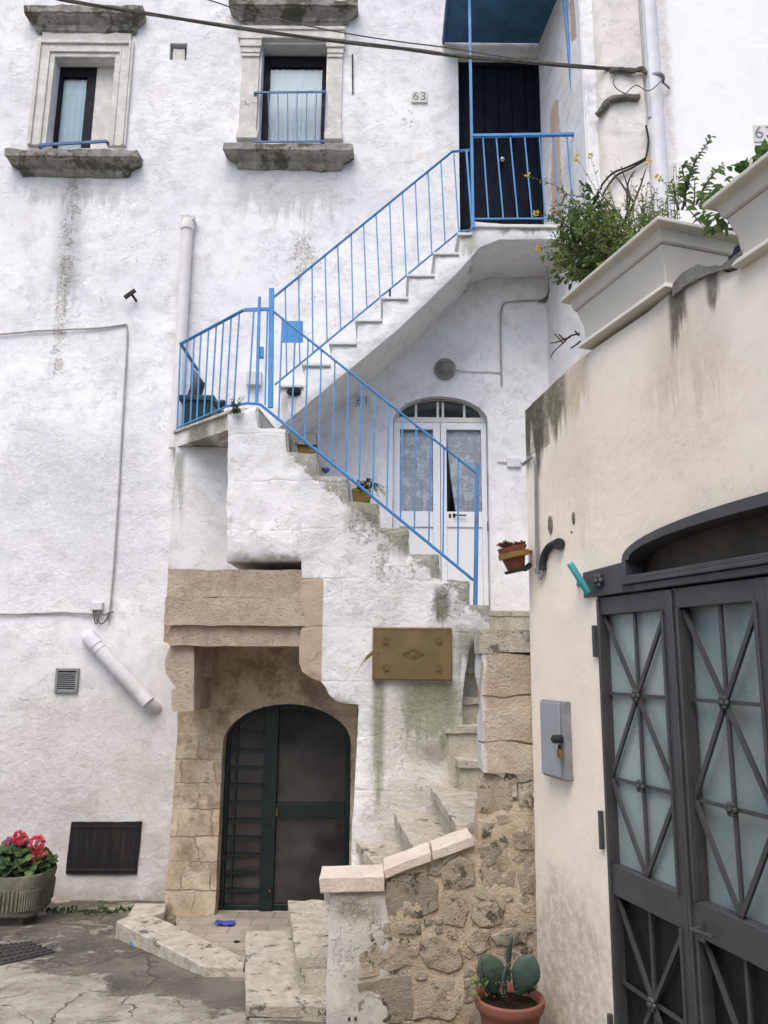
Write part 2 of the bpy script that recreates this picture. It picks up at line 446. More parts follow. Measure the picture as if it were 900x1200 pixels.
def glassmat(name, tint=C(.97, .99, .99), gloss=.12):
    m = bpy.data.materials.new(name); m.use_nodes = True; t = m.node_tree; t.nodes.clear()
    o = t.nodes.new('ShaderNodeOutputMaterial'); mx = t.nodes.new('ShaderNodeMixShader'); tr = t.nodes.new('ShaderNodeBsdfTransparent'); gl = t.nodes.new('ShaderNodeBsdfGlossy')
    fr = t.nodes.new('ShaderNodeFresnel'); fr.inputs[0].default_value = 1.22
    tr.inputs[0].default_value = tint; gl.inputs['Roughness'].default_value = gloss * .3
    t.links.new(fr.outputs[0], mx.inputs[0]); t.links.new(tr.outputs[0], mx.inputs[1]); t.links.new(gl.outputs[0], mx.inputs[2]); t.links.new(mx.outputs[0], o.inputs[0])
    return m

def U(x, y, fr=FM, w=0): return fr.px(x, y, w)
def bx(x0, x1, y0, y1, fr=FM, w=0):
    """picture box -> wall box (u0, u1, z0, z1), measured along the box's middle lines"""
    ym, xm = (y0 + y1) / 2, (x0 + x1) / 2
    return fr.px(x0, ym, w)[0], fr.px(x1, ym, w)[0], fr.px(xm, y1, w)[1], fr.px(xm, y0, w)[1]
BLACK = C(.075, .075, .062)
def fl(x0, x1, y0, y1, amt, soft, fr=FM): return (*bx(x0, x1, y0, y1, fr), amt, soft)
def dr(x0, x1, y0, y1, amt, soft, fr=FM, col=BLACK): return (*bx(x0, x1, y0, y1, fr), col, amt, soft)
def pt(x0, x1, y0, y1, soft, col, amt=.8, lo=.5, hi=.6, fr=FM): return (*bx(x0, x1, y0, y1, fr), soft, col, lo, hi, amt)
GREEN = C(.20, .215, .13)
M_ = {}
M_['house'] = plaster('lime_washed_facade', C(.85, .835, .835), C(.71, .70, .715), relief=1.0,
    flake=[fl(66, 86, 205, 450, .29, .17), fl(340, 374, 258, 340, .30, .28), fl(0, 160, 10, 50, .14, .3), fl(455, 510, 80, 165, .15, .3), fl(0, 140, 540, 640, .10, .4), fl(395, 520, 180, 230, .12, .25), fl(215, 260, 250, 360, .13, .3)],
    drips=[dr(60, 92, 198, 470, .38, .10), dr(275, 400, 188, 290, .30, .2), dr(20, 150, 195, 260, .3, .15), dr(205, 235, 300, 520, .3, .1, FM, C(.45, .42, .42)), dr(120, 160, 380, 700, .2, .15, FM, C(.45, .43, .43))],
    patches=[pt(-20, 200, 800, 1060, .6, C(.56, .52, .47), .5, .3, .9), pt(-20, 190, 500, 720, .5, C(.60, .59, .60), .5, .35, .8)], dirt_shade=(-.25, 3.2, .72), speck=.7)
M_['house_side'] = plaster('lime_washed_side_wall', C(.83, .82, .82), C(.74, .73, .73), speck=.35, flake=())
M_['right_house'] = plaster('clean_white_render', C(.86, .855, .86), C(.82, .81, .81), speck=.1, relief=.3, crack=.2, mott=.25, patches=[pt(776, 790, -20, 240, .10, C(.45, .34, .22), .75, .35, 1.1, FB)])  # brown strip: drip stain and the drainpipe's shadow, both in the colour
M_['pilaster'] = plaster('stained_pilaster_plaster', C(.78, .74, .69), C(.68, .625, .56), speck=.6)
M_['stair'] = plaster('flaking_lime_wash', C(.80, .785, .775), C(.66, .645, .635), frame=FA,
    flake=[fl(400, 470, 592, 660, .24, .25, FA), fl(330, 400, 505, 600, .10, .25, FA), fl(420, 560, 600, 720, .16, .25, FA), fl(440, 560, 800, 950, .12, .2, FA), fl(495, 560, 690, 740, .22, .15, FA)],
    drips=[dr(436, 450, 795, 1000, .8, .03, FA, GREEN), dr(509, 527, 688, 745, .9, .03, FA, C(.15, .15, .10)), dr(535, 560, 735, 830, .7, .04, FA, C(.2, .2, .13)), dr(405, 440, 585, 650, .65, .06, FA, C(.22, .21, .15)), dr(470, 540, 798, 900, .8, .1, FA, GREEN), dr(335, 375, 505, 560, .4, .05, FA, C(.3, .27, .2)), dr(440, 480, 615, 680, .5, .06, FA, C(.25, .24, .17))],
    patches=[pt(440, 560, 800, 1000, .30, C(.55, .51, .42), .75, .25, .85, FA), pt(346, 377.5, 678, 806, .012, C(.43, .34, .25), 1., .33, .42, FA), pt(465, 545, 800, 900, .16, C(.31, .30, .21), .5, .45, .9, FA), pt(500, 580, 695, 770, .12, C(.34, .33, .27), .35, .45, .9, FA)],
    speck=.85, relief=1.2, courses=.205, edge=(*FA.px(300, 490), *FA.px(574, 716), .26))
M_['recess'] = plaster('grey_recess_plaster', C(.74, .73, .73), C(.63, .62, .62), speck=.4, drips=[dr(201, 213, 530, 670, .7, .03, FR, C(.2, .21, .14))])
M_['flight'] = plaster('stair_side_plaster', C(.78, .775, .77), C(.68, .675, .67), frame=FR, speck=.35,
    drips=[dr(585, 650, 258, 280, .7, .1, FR, GREEN), dr(540, 560, 275, 310, .6, .05, FR, GREEN), dr(330, 350, 450, 500, .4, .05, FR)], flake=[fl(336, 352, 445, 470, .3, .05, FR)])
M_['landing'] = plaster('stained_landing_edge', C(.70, .68, .65), C(.60, .57, .53), speck=.6, drips=[dr(200, 235, 480, 530, .9, .05, FA, C(.16, .15, .11)), dr(240, 262, 470, 520, .75, .05, FA, C(.2, .18, .12))])
M_['peach'] = plaster('peach_render', C(.87, .785, .665), C(.82, .725, .605), frame=RW, speck=.22, relief=.4, crack=.4, mott=.22, flake=[fl(640, 900, 320, 480, .06, .3, RW), fl(618, 700, 940, 1200, .08, .2, RW)],
    drips=[dr(610, 640, 455, 600, .96, .045, RW, C(.075, .073, .05)), dr(640, 664, 430, 555, .95, .05, RW, C(.10, .095, .06)), dr(664, 690, 415, 520, .55, .05, RW, C(.38, .30, .15)),
           dr(786, 806, 325, 470, .97, .02, RW, C(.06, .06, .045)), dr(828, 842, 315, 380, .9, .02, RW, C(.07, .07, .05)), dr(640, 700, 430, 720, .16, .2, RW, C(.3, .25, .18)), dr(765, 850, 330, 560, .30, .12, RW, C(.30, .24, .17))],
    patches=[pt(616, 644, 455, 530, .05, C(.22, .21, .155), .9, .4, .6, RW), pt(620, 720, 1030, 1260, .35, C(.38, .33, .27), .7, .3, .9, RW), pt(720, 900, 400, 560, .5, C(.66, .53, .43), .5, .3, .9, RW)])
M_['cap'] = stone('dark_lichen_stone', C(.27, .26, .23), C(.16, .155, .135), C(.06, .06, .05), moss=(.5, .56), scale=6)
M_['sill'] = stone('weathered_sill_stone', C(.46, .43, .38), C(.25, .235, .20), C(.06, .058, .05), moss=(.48, .54), scale=9, bump=1.1, pits=.8)
M_['surround'] = stone('pale_window_stone', C(.76, .73, .69), C(.60, .56, .505), C(.26, .235, .20), scale=7, bump=.7, pits=.5, moss=(.62, .74))
M_['beam'] = stone('soft_brown_stone', C(.54, .45, .35), C(.38, .305, .225), C(.18, .14, .10), scale=6, bump=1.1, pits=1., moss=(.60, .70), mscale=6., mcol=C(.20, .165, .12))
M_['portal'] = ashlar('portal_blocks', C(.66, .55, .415), C(.38, .295, .20), .29, .215)
M_['step'] = stone('worn_step_stone', C(.68, .63, .53), C(.48, .435, .35), C(.13, .12, .095), scale=10, pits=.9, moss=(.56, .61), bump=1.2, mscale=8., mcol=C(.12, .115, .09))
M_['riser'] = stone('mossy_step_side', C(.60, .56, .46), C(.42, .39, .30), C(.15, .145, .10), scale=7, moss=(.60, .68), mscale=5.)
M_['tread'] = stone('marble_tread', C(.72, .71, .69), C(.60, .59, .57), C(.35, .33, .3), scale=6, bump=.3, pits=.2)
M_['rubble'] = stone('rubble_stones', C(.74, .64, .50), C(.58, .48, .355), C(.19, .15, .105), island=True, scale=12, bump=1.5, moss=(.55, .60), pits=.9, mscale=7., mcol=C(.10, .098, .07))
M_['mortar'] = stone('sandy_mortar', C(.70, .58, .43), C(.53, .42, .29), C(.26, .20, .135), scale=8, bump=1.3, moss=(.60, .68), pits=.7)
M_['pillar'] = stone('pillar_ashlar', C(.64, .55, .44), C(.48, .385, .285), C(.26, .20, .14), scale=7, bump=1.1, pits=.7, moss=(.62, .72), edge=FPW.px(564, 850)[0] + .012)
M_['capstone'] = stone('pale_cap_stone', C(.66, .575, .50), C(.56, .47, .40), C(.33, .26, .2), scale=6, bump=.5, pits=.4)
M_['wallend'] = plaster('grey_wall_end', C(.62, .59, .55), C(.47, .44, .40), frame=FPW, speck=.8, flake=[fl(380, 455, 1040, 1200, .15, .1, FPW)], patches=[pt(385, 450, 1040, 1085, .10, C(.22, .22, .13), .7, .45, .9, FPW), pt(400, 450, 1130, 1200, .2, C(.24, .24, .16), .6, .45, .9, FPW)], relief=1.2)
M_['blue'] = paint('sky_blue_paint', C(.06, .26, .58), .6)
M_['bluedark'] = paint('deep_blue_paint', C(.035, .12, .27), .3)
M_['navywood'] = paint('navy_black_paint', C(.008, .011, .019), .05, .75, spec=.12)
M_['darkframe'] = paint('dark_window_paint', C(.008, .009, .015), 0, .6, spec=.15)
M_['greendoor'] = paint('dark_green_paint', C(.006, .017, .017), .05, .4)
M_['white_alu'] = simple('white_door_paint', C(.80, .81, .83), .4, .4, .06, 6, .03)
M_['cream'] = simple('cream_transom_paint', C(.70, .68, .62), .5, .4, .15, 9, .08)
M_['glass'] = glassmat('window_glass')
M_['darkglass'] = (lambda m: m.done(m.mix(m.over(m.noise(1.8, 4), .4, .65), C(.022, .021, .020), C(.05, .048, .045)), None, m.mr(m.noise(4, 3), .3, .7, .06, .16)))(Mat('dusty_dark_glass', .1, .6))
M_['frost'] = (lambda m: m.done(m.mix(m.over(m.noise(1.2, 3), .3, .7), C(.23, .29, .28), C(.31, .375, .36)), None, m.mr(m.noise(7, 4), .3, .7, .22, .4)))(Mat('frosted_green_glass', .3, .5))
M_['blackmesh'] = simple('black_panel', C(.014, .013, .012), .55, .3, .4, 20, .2)
M_['gate'] = paint('anthracite_paint', C(.064, .064, .067), .18, .42, C(.16, .16, .16))
M_['tymp'] = simple('brown_tympanum', C(.11, .088, .068), .75, .2, .35, 4, .2)
M_['curtain'] = simple('pale_curtain', C(.66, .80, .87), .9, .1, .08, 5, .1)
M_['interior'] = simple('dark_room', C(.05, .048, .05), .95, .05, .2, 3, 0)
M_['near_black'] = simple('dark_hole', C(.03, .027, .023), .95, .05, .3, 9, .3)  # near-black colour stands in for the shade inside holes
M_['pvc'] = simple('white_pvc', C(.68, .67, .69), .5, .35, .1, 7, .06)
M_['pinkpipe'] = simple('limewashed_pipe', C(.73, .685, .68), .75, .2, .1, 9, .2)
M_['greymetal'] = simple('grey_metal', C(.26, .265, .27), .45, .4, .25, 15, .1)
M_['ironrust'] = simple('rusty_iron', C(.055, .04, .035), .8, .3, .5, 25, .4)
M_['hatch'] = (lambda m: m.done(m.mix(m.over(m.noise(1, 6, .7, vec=m.scaled(14, 14, 1.2)), .5, .72), C(.012, .011, .011), C(.045, .036, .03)), m.bump(m.noise(20, 5), .3, .006)))(Mat('black_iron_plate', .6, .35))
M_['gold'] = paint('ochre_enamel', C(.165, .118, .048), .05, .45, C(.08, .055, .03))
M_['cable'] = simple('old_grey_cable', C(.155, .14, .12), .8, .2, .35, 20, .2)
M_['wirewhite'] = simple('limewashed_wire', C(.46, .44, .42), .85, .2, .3, 20, .2)
M_['wireblack'] = simple('black_wire', C(.03, .03, .03), .7, .2, .3, 20, 0)
M_['plaque'] = simple('white_plaque', C(.66, .655, .64), .6, .3, .15, 12, .1)
M_['plaquenum'] = simple('grey_numerals', C(.22, .225, .23), .7, .2, .2, 30, 0)
M_['terracotta'] = simple('terracotta_plastic', C(.25, .075, .045), .65, .25, .3, 9, .15, dark=C(.19, .085, .06))
M_['clay'] = simple('old_clay_pot', C(.23, .08, .045), .75, .2, .3, 18, .2)
M_['soil'] = simple('potting_soil', C(.028, .02, .014), .95, .05, .5, 40, .9)
M_['planter'] = simple('stone_grey_planter', C(.60, .565, .49), .7, .25, .10, 5, .1)
M_['trough'] = stone('mossy_concrete', C(.23, .215, .17), C(.165, .155, .11), C(.09, .085, .06), scale=8, moss=(.56, .66))
M_['cactus'] = (lambda m: m.done(m.mix(m.over(m.noise(8, 6), .35, .7), C(.026, .05, .036), C(.06, .095, .07)), m.bump(m.over(m.voro(45), .0, .12), .3, .003)))(Mat('cactus_skin', .55, .35))
M_['leafdark'] = leafmat('dark_leaves', C(.03, .07, .022), C(.085, .15, .05))
M_['leafmid'] = leafmat('mid_leaves', C(.09, .165, .04), C(.19, .28, .085))
M_['leaflime'] = leafmat('pale_leaves', C(.15, .24, .065), C(.32, .40, .15))
M_['twig'] = simple('brown_twig', C(.10, .075, .06), .85, .1, .3, 30, .2)
M_['red'] = leafmat('coral_petals', C(.66, .06, .10), C(.85, .20, .24))
M_['pink'] = leafmat('pink_petals', C(.55, .10, .28), C(.72, .22, .42))
M_['yellow'] = leafmat('yellow_petals', C(.72, .50, .02), C(.85, .62, .05))
M_['redsucc'] = leafmat('red_succulent', C(.10, .03, .025), C(.22, .085, .06))
M_['bin'] = simple('dark_green_plastic', C(.018, .05, .045), .45, .4, .2, 10, .05)
M_['blackbag'] = simple('black_plastic', C(.02, .02, .022), .4, .4, .3, 8, .3)
M_['ochrepot'] = simple('ochre_pot', C(.26, .175, .04), .6, .3, .25, 18, .2)
M_['teal'] = paint('teal_paint', C(.06, .36, .38), .1, .5)
M_['lamp'] = simple('grey_lamp_glass', C(.20, .20, .195), .5, .4, .2, 30, .1)
M_['brass'] = simple('brass', C(.35, .22, .08), .35, .5, .2, 20, 0, 1)
M_['blueplastic'] = simple('blue_wrapper', C(.07, .10, .42), .45, .4, .3, 40, .3)
M_['cyanplastic'] = simple('cyan_scrap', C(.02, .35, .55), .45, .4, .2, 40, .2)
M_['slats'] = simple('blue_black_slats', C(.03, .037, .048), .5, .3, .2, 10, .05)
# ================================================================== GROUND
def gz(x, y):
    return -.10 + max(0., YM - y) * .075 if y > 0 else .485 - .01 * y
GX0, GX1 = -14, 14
mb = MB()
xs = [GX0 + i * .5 for i in range(22)] + [-3 + i * .09 for i in range(72)] + [3.5 + i * .8 for i in range(14)]
ys = [-30, -20, -12, -8, -5, -3, -1.5, 0, 1.5, 3] + [3.6 + i * .09 for i in range(49)] + [8.3, 10, 20]
for y in ys:
    for x in xs:
        z = gz(x, y) + (.012 * mnoise.noise(Vector((x * 1.3, y * 1.3, 0))) + .006 * mnoise.noise(Vector((x * 5, y * 5, 3))))
        mb.v.append(Vector((x, y, z)))
nx = len(xs)
for j in range(len(ys) - 1):
    for i in range(nx - 1): mb.f.append((j * nx + i, j * nx + i + 1, (j + 1) * nx + i + 1, (j + 1) * nx + i))
m = Mat('worn_street', .88, .3)
a, b, fn = m.noise(1.5, 8, .68), m.noise(5, 9, .72), m.noise(45, 5, .7)
col = m.mix(m.over(a, .35, .65), C(.080, .074, .060), C(.165, .150, .122))
col = m.mix(m.math('MULTIPLY', m.over(b, .5, .66), .55), col, C(.23, .195, .145))
# pale broken concrete skin in the lower left, cracked
x_, y_, z_ = m.xyz()
wob = m.math('MULTIPLY', m.math('SUBTRACT', m.noise(2.4, 7, .7, off=3.), .5), 1.5)
lim = m.math('ADD', m.math('ADD', m.math('MULTIPLY', x_, -.55), m.math('MULTIPLY', y_, -1.)), wob)
pale = m.over(lim, -4.60, -4.48)
isl = m.over(m.math('ADD', m.noise(3.0, 9, .78, off=31.), m.math('MULTIPLY', m.over(x_, -.9, -2.4), .10)), .60, .68)
pale = m.math('MAXIMUM', pale, m.math('MULTIPLY', isl, .9))
pc = m.mix(m.over(b, .32, .66), C(.23, .205, .165), C(.42, .385, .32))
pc = m.mix(m.math('MULTIPLY', m.over(fn, .52, .7), .45), pc, C(.14, .125, .10))
jit = m.n('VectorMath', operation='MULTIPLY_ADD'); m.put(jit.inputs[0], m.pos)
cr = m.voro(2.6, 'DISTANCE_TO_EDGE', vec=None)
nz = m.n('TexNoise'); m.put(nz.inputs['Vector'], m.pos); nz.inputs['Scale'].default_value = 2.2; nz.inputs['Detail'].default_value = 6
jit.inputs[1].default_value = (1, 1, 1); sc2 = m.n('VectorMath', operation='MULTIPLY'); m.put(sc2.inputs[0], nz.outputs['Color']); sc2.inputs[1].default_value = (.7, .7, 0)
m.put(jit.inputs[2], sc2.outputs[0])
cr = m.voro(1.9, 'DISTANCE_TO_EDGE', vec=jit.outputs[0])
crk = m.math('MULTIPLY', m.mr(cr, .0, .016, 1, 0), m.over(m.noise(1.7, 4, .6, off=41.), .42, .58))
pc = m.mix(m.math('MULTIPLY', crk, .85), pc, C(.055, .05, .04))
jn = m.math('MULTIPLY', m.mr(m.voro(1.25, 'DISTANCE_TO_EDGE', vec=jit.outputs[0]), 0, .02, 1, 0), m.over(m.noise(2.6, 4, .6, off=47.), .38, .55))
col = m.mix(m.math('MULTIPLY', jn, .6), col, C(.045, .042, .03))
col = m.mix(m.math('MULTIPLY', m.over(m.noise(30, 6, .75, off=48.), .55, .68), .55), col, C(.25, .22, .17))
col = m.mix(pale, col, pc)
moss = m.math('MULTIPLY', m.mr(y_, 6.7, 7.7), m.over(m.noise(4, 8, .75, off=17.), .45, .6))
col = m.mix(m.math('MULTIPLY', moss, .7), col, C(.060, .062, .038))
h = m.math('ADD', m.math('MULTIPLY', b, .9), m.math('MULTIPLY', fn, .35))
h = m.math('ADD', h, m.math('MULTIPLY', pale, .5)); h = m.math('SUBTRACT', h, m.math('MULTIPLY', jn, .6)); h = m.math('SUBTRACT', h, m.math('MULTIPLY', m.math('MULTIPLY', crk, pale), .8))
ground = mb.build('ground', m.done(col, m.bump(h, .9, .025), m.mr(a, .3, .7, .50, .92)), None, recalc=False)
tag(ground, kind='structure')

# forecourt of small pale tiles before the cellar door
m = Mat('forecourt_tiles', .85, .25)
br = m.n('TexBrick'); m.put(br.inputs['Vector'], m.pos); br.inputs['Scale'].default_value = 1; br.inputs['Brick Width'].default_value = .30; br.inputs['Row Height'].default_value = .21; br.inputs['Mortar Size'].default_value = .006; br.inputs['Mortar Smooth'].default_value = .4
col = m.mix(m.over(m.noise(3, 7, .7), .35, .65), C(.25, .215, .17), C(.38, .335, .275))
col = m.mix(m.math('MULTIPLY', br.outputs['Color'], .25), col, C(.24, .2, .16))
col = m.mix(m.math('MULTIPLY', br.outputs['Fac'], .6), col, C(.10, .085, .065))
tilem = m.done(col, m.bump(m.math('SUBTRACT', m.noise(25, 5), br.outputs['Fac']), .4, .006))
mb = MB()
poly = [PZ(150, 1085, .03), PZ(250, 1142, .03), PZ(292, 1142, .03), PZ(345, 1140, .03), PZ(345, 1078, .03)]
poly = [(-1.75, 7.1), (-1.62, 6.62), (-.98, 5.55), (-.55, 5.55), (-.35, 7.1)]
mb.hexa([(x, y, -.2) for x, y in poly], [(x, y, .024 + max(0, YR - y) * .045) for x, y in poly])
tag(mb.build('path', tilem), kind='structure')

# ================================================================== HOUSE FACADE
XS = P(640, 330, YM).x          # inner corner with the side wall
ZTOP = 11.2
house = thing('old_house', 'tall lime washed house front with two stone framed windows above the outside staircase', 'house', (-1, YM, -.1))
W1 = bx(59.5, 131, 68, 174)
W2 = bx(305, 382, 52, 168)
DT = (P(538, 180, YM).x, P(637, 180, YM).x, 6.35, P(590, 66, YM).z)
WD = (P(460, 600, YM).x, P(573.5, 600, YM).x, 2.52, P(516, 494, YM).z, P(516, 464, YM).z)
NI = bx(199, 219, 51, 71)
BH = rect(*bx(82, 163, 962, 1024))
mb = MB()
slab(mb, FM, [(-5.2, -.5), (XS + .25, -.5), (XS + .25, ZTOP), (-5.2, ZTOP)], [rect(*W1), rect(*W2), rect(*DT), arch(*WD), rect(*NI)], depth=.42, step=.085, amp=.012, ns=1.4, rough=.004, seed=1)
mb.build('wall', M_['house'], house, angle=50)
mb = MB(); mb.box((-5.2, YM + .9, -.5), (XS + .25, YM + 5, ZTOP)); mb.build('rear_wall', M_['interior'], house)
def niche(name, r, d0, d1, mat, par):
    """dark room behind an opening: five sides"""
    u0, u1, v0, v1 = r; q = MB()
    f = [FM.p(u0, v0, d0), FM.p(u1, v0, d0), FM.p(u1, v1, d0), FM.p(u0, v1, d0)]; b = [FM.p(u0, v0, d1), FM.p(u1, v0, d1), FM.p(u1, v1, d1), FM.p(u0, v1, d1)]
    q.add(f + b, [(4, 5, 6, 7), (0, 1, 5, 4), (1, 2, 6, 5), (2, 3, 7, 6), (3, 0, 4, 7)])
    return q.build(name, mat, par, recalc=False)
def grow(r, g): return (r[0] - g, r[1] + g, r[2] - g, r[3] + g)
def frame_mb(fr, r, t, w0, w1, tb=None, tt=None):
    q = MB(); u0, u1, v0, v1 = r; tb = t if tb is None else tb; tt = t if tt is None else tt
    q.fbox(fr, u0, u0 + t, v0, v1, w0, w1); q.fbox(fr, u1 - t, u1, v0, v1, w0, w1)
    q.fbox(fr, u0 + t, u1 - t, v0, v0 + tb, w0 + .001, w1); q.fbox(fr, u0 + t, u1 - t, v1 - tt, v1, w0 + .001, w1)
    return q
def curtain_mb(fr, r, w, folds=9, amp=.012, seed=0):
    u0, u1, v0, v1 = r; n = 70; q = MB(); rr = []
    for j in range(7):
        t = j / 6
        rr.append([fr.p(u0 + (u1 - u0) * i / n, v1 + (v0 - v1) * t, w + amp * (math.sin(i / n * folds * 6.28 + .5 * math.sin(t * 3 + seed)) * (.4 + .6 * t) + .8 * mnoise.noise(Vector((i * .13, t * 1.5, seed))))) for i in range(n + 1)])
    q.loft(rr, False, False); return q

# ---- window with moulded frame (upper left)
win = thing('window', None, None, FM.p((W1[0] + W1[1]) / 2, W1[2], 0)); win.parent = house; win.location = win.location - wloc(house)
win['label'] = 'half walled up window in a moulded stone frame'
r1 = bx(57.5, 110, 76, 174, FM, .13); u0, u1, v0, v1 = r1
mb = MB(); mb.fbox(FM, u1 + .002, W1[1] + .02, v0 - .02, v1 + .06, .13, .22); mb.build('infill', M_['surround'], win)
frame_mb(FM, (u0, u1, v0 - .02, v1 + .01), .115, .14, .20, .02, .16).build('window_frame', M_['darkframe'], win, bevel=.004)
mb = MB(); mb.fbox(FM, u0 + .1, u1 - .1, v0 - .03, v1 - .13, .165, .171); mb.build('pane', M_['glass'], win)
curtain_mb(FM, (u0 + .10, u1 - .10, v0 - .03, v1 - .1), .195, 5, .010, 1).build('curtain', M_['curtain'], win, recalc=False)
niche('room', grow(W1, .03), .225, .85, M_['interior'], win)
# moulded surround in three bands, hood and sill
def band(fr, r_in, t, proj, jog=0.):
    u0, u1, v0, v1 = r_in; q = MB()
    q.fbox(fr, u0 - t, u0, v0, v1 + t, -proj, .03); q.fbox(fr, u1, u1 + t, v0, v1 + t, -proj, .03); q.fbox(fr, u0, u1, v1, v1 + t, -proj + .0005, .03)
    return q
def surround(r):
    q = MB()
    for g0, g1, pr in ((0, .055, .018), (.055, .075, .038), (.075, .16, .030), (.16, .185, .052), (.185, .21, .040)):
        b_ = band(FM, (r[0] - g0, r[1] + g0, r[2] + .02, r[3] + g0), g1 - g0, pr); q.add(b_.v, b_.f)
    return q
surround(W1).build('stone_frame', M_['surround'], win, bevel=.006)
zt = P(90, 33, YM).z
mb = MB(); mb.fbox(FM, W1[0] - .17, W1[1] + .17, W1[3] + .213, zt, -.028, .03); mb.build('frieze', M_['surround'], win, bevel=.004)
def sill_prof(z0, z1, p0, p1):
    d = z1 - z0
    return [(z0, p0 * .35), (z0 + d * .10, p0 * .8), (z0 + d * .32, p0), (z0 + d * .55, p1 * .86), (z0 + d * .62, p1 * .9), (z0 + d * .66, p1), (z1, p1)]
def hood(name, x0, x1, yb, yt, pb, ptp, parent, skew=0, mat='sill'):
    a, b_ = P(x0, (yb + yt) / 2, YM - ptp).x + ptp, P(x1, (yb + yt) / 2, YM - ptp).x - ptp
    zb, ztp = P((x0 + x1) / 2, yb, YM - (pb + ptp) / 2).z, P((x0 + x1) / 2, yt, YM - ptp).z
    q = MB(); q.moulding(FM, a, b_, sill_prof(zb, ztp, pb, ptp), skew); return rough_up(q, .016, 4, 8).build(name, M_[mat], parent, angle=28)
def rough_up(q, amp, cut=3, sc=6):
    """worn edges: cut the mesh finer and push the points about"""
    bm = bmesh.new(); vs = [bm.verts.new(v) for v in q.v]
    for f in q.f:
        try: bm.faces.new([vs[i] for i in f])
        except ValueError: pass
    for _ in range(cut):
        es = [e for e in bm.edges if e.calc_length() > .09]
        if not es: break
        bmesh.ops.subdivide_edges(bm, edges=es, cuts=1, use_grid_fill=True)
    bmesh.ops.triangulate(bm, faces=[f for f in bm.faces if len(f.verts) > 4])
    for v in bm.verts:
        p = v.co.copy() * sc
        v.co += Vector((mnoise.noise(p), mnoise.noise(p + Vector((31, 7, 3))), mnoise.noise(p + Vector((3, 17, 29))))) * amp + Vector((mnoise.noise(p * 3), mnoise.noise(p * 3 + Vector((1, 7, 3))), mnoise.noise(p * 3 + Vector((3, 1, 9))))) * amp * .5
    bm.verts.index_update(); o = MB(); o.v = [v.co.copy() for v in bm.verts]; o.f = [tuple(v.index for v in f.verts) for f in bm.faces]; bm.free()
    return o
hood('hood', 27, 166, 33, 6, .06, .15, win)
hood('sill', 4, 161, 201, 175, .05, .17, win, mat='sill')
mb = MB(); a, b_ = P(46, 170, YM - .06), P(125, 165.5, YM - .06)
mb.bar(a, b_, .03, .02); mb.bar(a, a + Vector((0, .09, -.02)), .03, .02); mb.bar(b_, b_ + Vector((0, .09, 0)), .03, .02); mb.build('guard_bar', M_['bluedark'], win)

# ---- window with pilasters
win = thing('window', None, None, FM.p((W2[0] + W2[1]) / 2, W2[2], 0)); win.parent = house; win.location = win.location - wloc(house)
win['label'] = 'window with little pilasters and a railed guard'
u0, u1, v0, v1 = W2; v1f = P(345, 66, YM + .16).z
frame_mb(FM, (u0 - .01, u1 + .02, v0 - .02, v1f), .085, .16, .22, .03, .14).build('window_frame', M_['darkframe'], win, bevel=.004)
mb = MB(); mb.fbox(FM, u0 + .07, u1 - .06, v0, v1f - .12, .185, .191); mb.build('pane', M_['glass'], win)
curtain_mb(FM, (u0 + .075, u1 - .06, v0, v1f - .11), .212, 8, .010, 5).build('curtain', simple('white_curtain', C(.82, .89, .93), .9, .1, .06, 5, .1), win, recalc=False)
niche('room', grow(W2, .03), .25, .85, M_['interior'], win)
def pilaster(xa, xb):
    q = MB(); a, b_ = P(xa, 110, YM).x, P(xb, 110, YM).x; z = lambda y: P(344, y, YM).z
    q.fbox(FM, a + .012, b_ - .012, z(165), z(70), -.035, .03)
    for y0, y1, e, pr in ((166, 158, .02, .06), (158, 154, .01, .05), (70, 66, .006, .05), (66, 60, .012, .06), (60, 52, .024, .075), (52, 49, .03, .085)):
        q.fbox(FM, a + .012 - e, b_ - .012 + e, z(y0), z(y1), -pr, .03)
    return q
pilaster(281, 304).build('pilaster', M_['surround'], win, bevel=.006); pilaster(382.5, 402).build('pilaster', M_['surround'], win, bevel=.006)
z = lambda y: P(344, y, YM).z
a, b_ = P(280, 42, YM).x, P(404, 42, YM).x
mb = MB(); mb.fbox(FM, a, b_, z(49), z(40), -.06, .03); mb.fbox(FM, a - .01, b_ + .01, z(40), z(36), -.075, .03); mb.build('architrave', M_['surround'], win, bevel=.006)
mb = MB(); mb.fbox(FM, a + .01, b_ - .01, z(36), z(20), -.05, .03); mb.build('frieze', M_['cap'], win, bevel=.006)
hood('hood', 267, 419, 21, -1, .07, .17, win)
hood('sill', 261, 414, 193, 168, .05, .17, win, mat='sill')
gd = []
mb = MB(); A, B = P(298, 108.5, YM - .05), P(383, 107.5, YM - .05); A2, B2 = P(297, 166.5, YM - .05), P(380, 165.5, YM - .05)
mb.bar(A, B, .022, .014); mb.bar(A2, B2, .02, .014); mb.bar(A, A + Vector((.03, .09, -.15)), .016)
for i in range(8):
    t = (i + .12) / 7.2; mb.bar(A.lerp(B, .06 + .93 * i / 7), A2.lerp(B2, .10 + .90 * i / 7), .011)
mb.build('window_guard', M_['bluedark'], win)

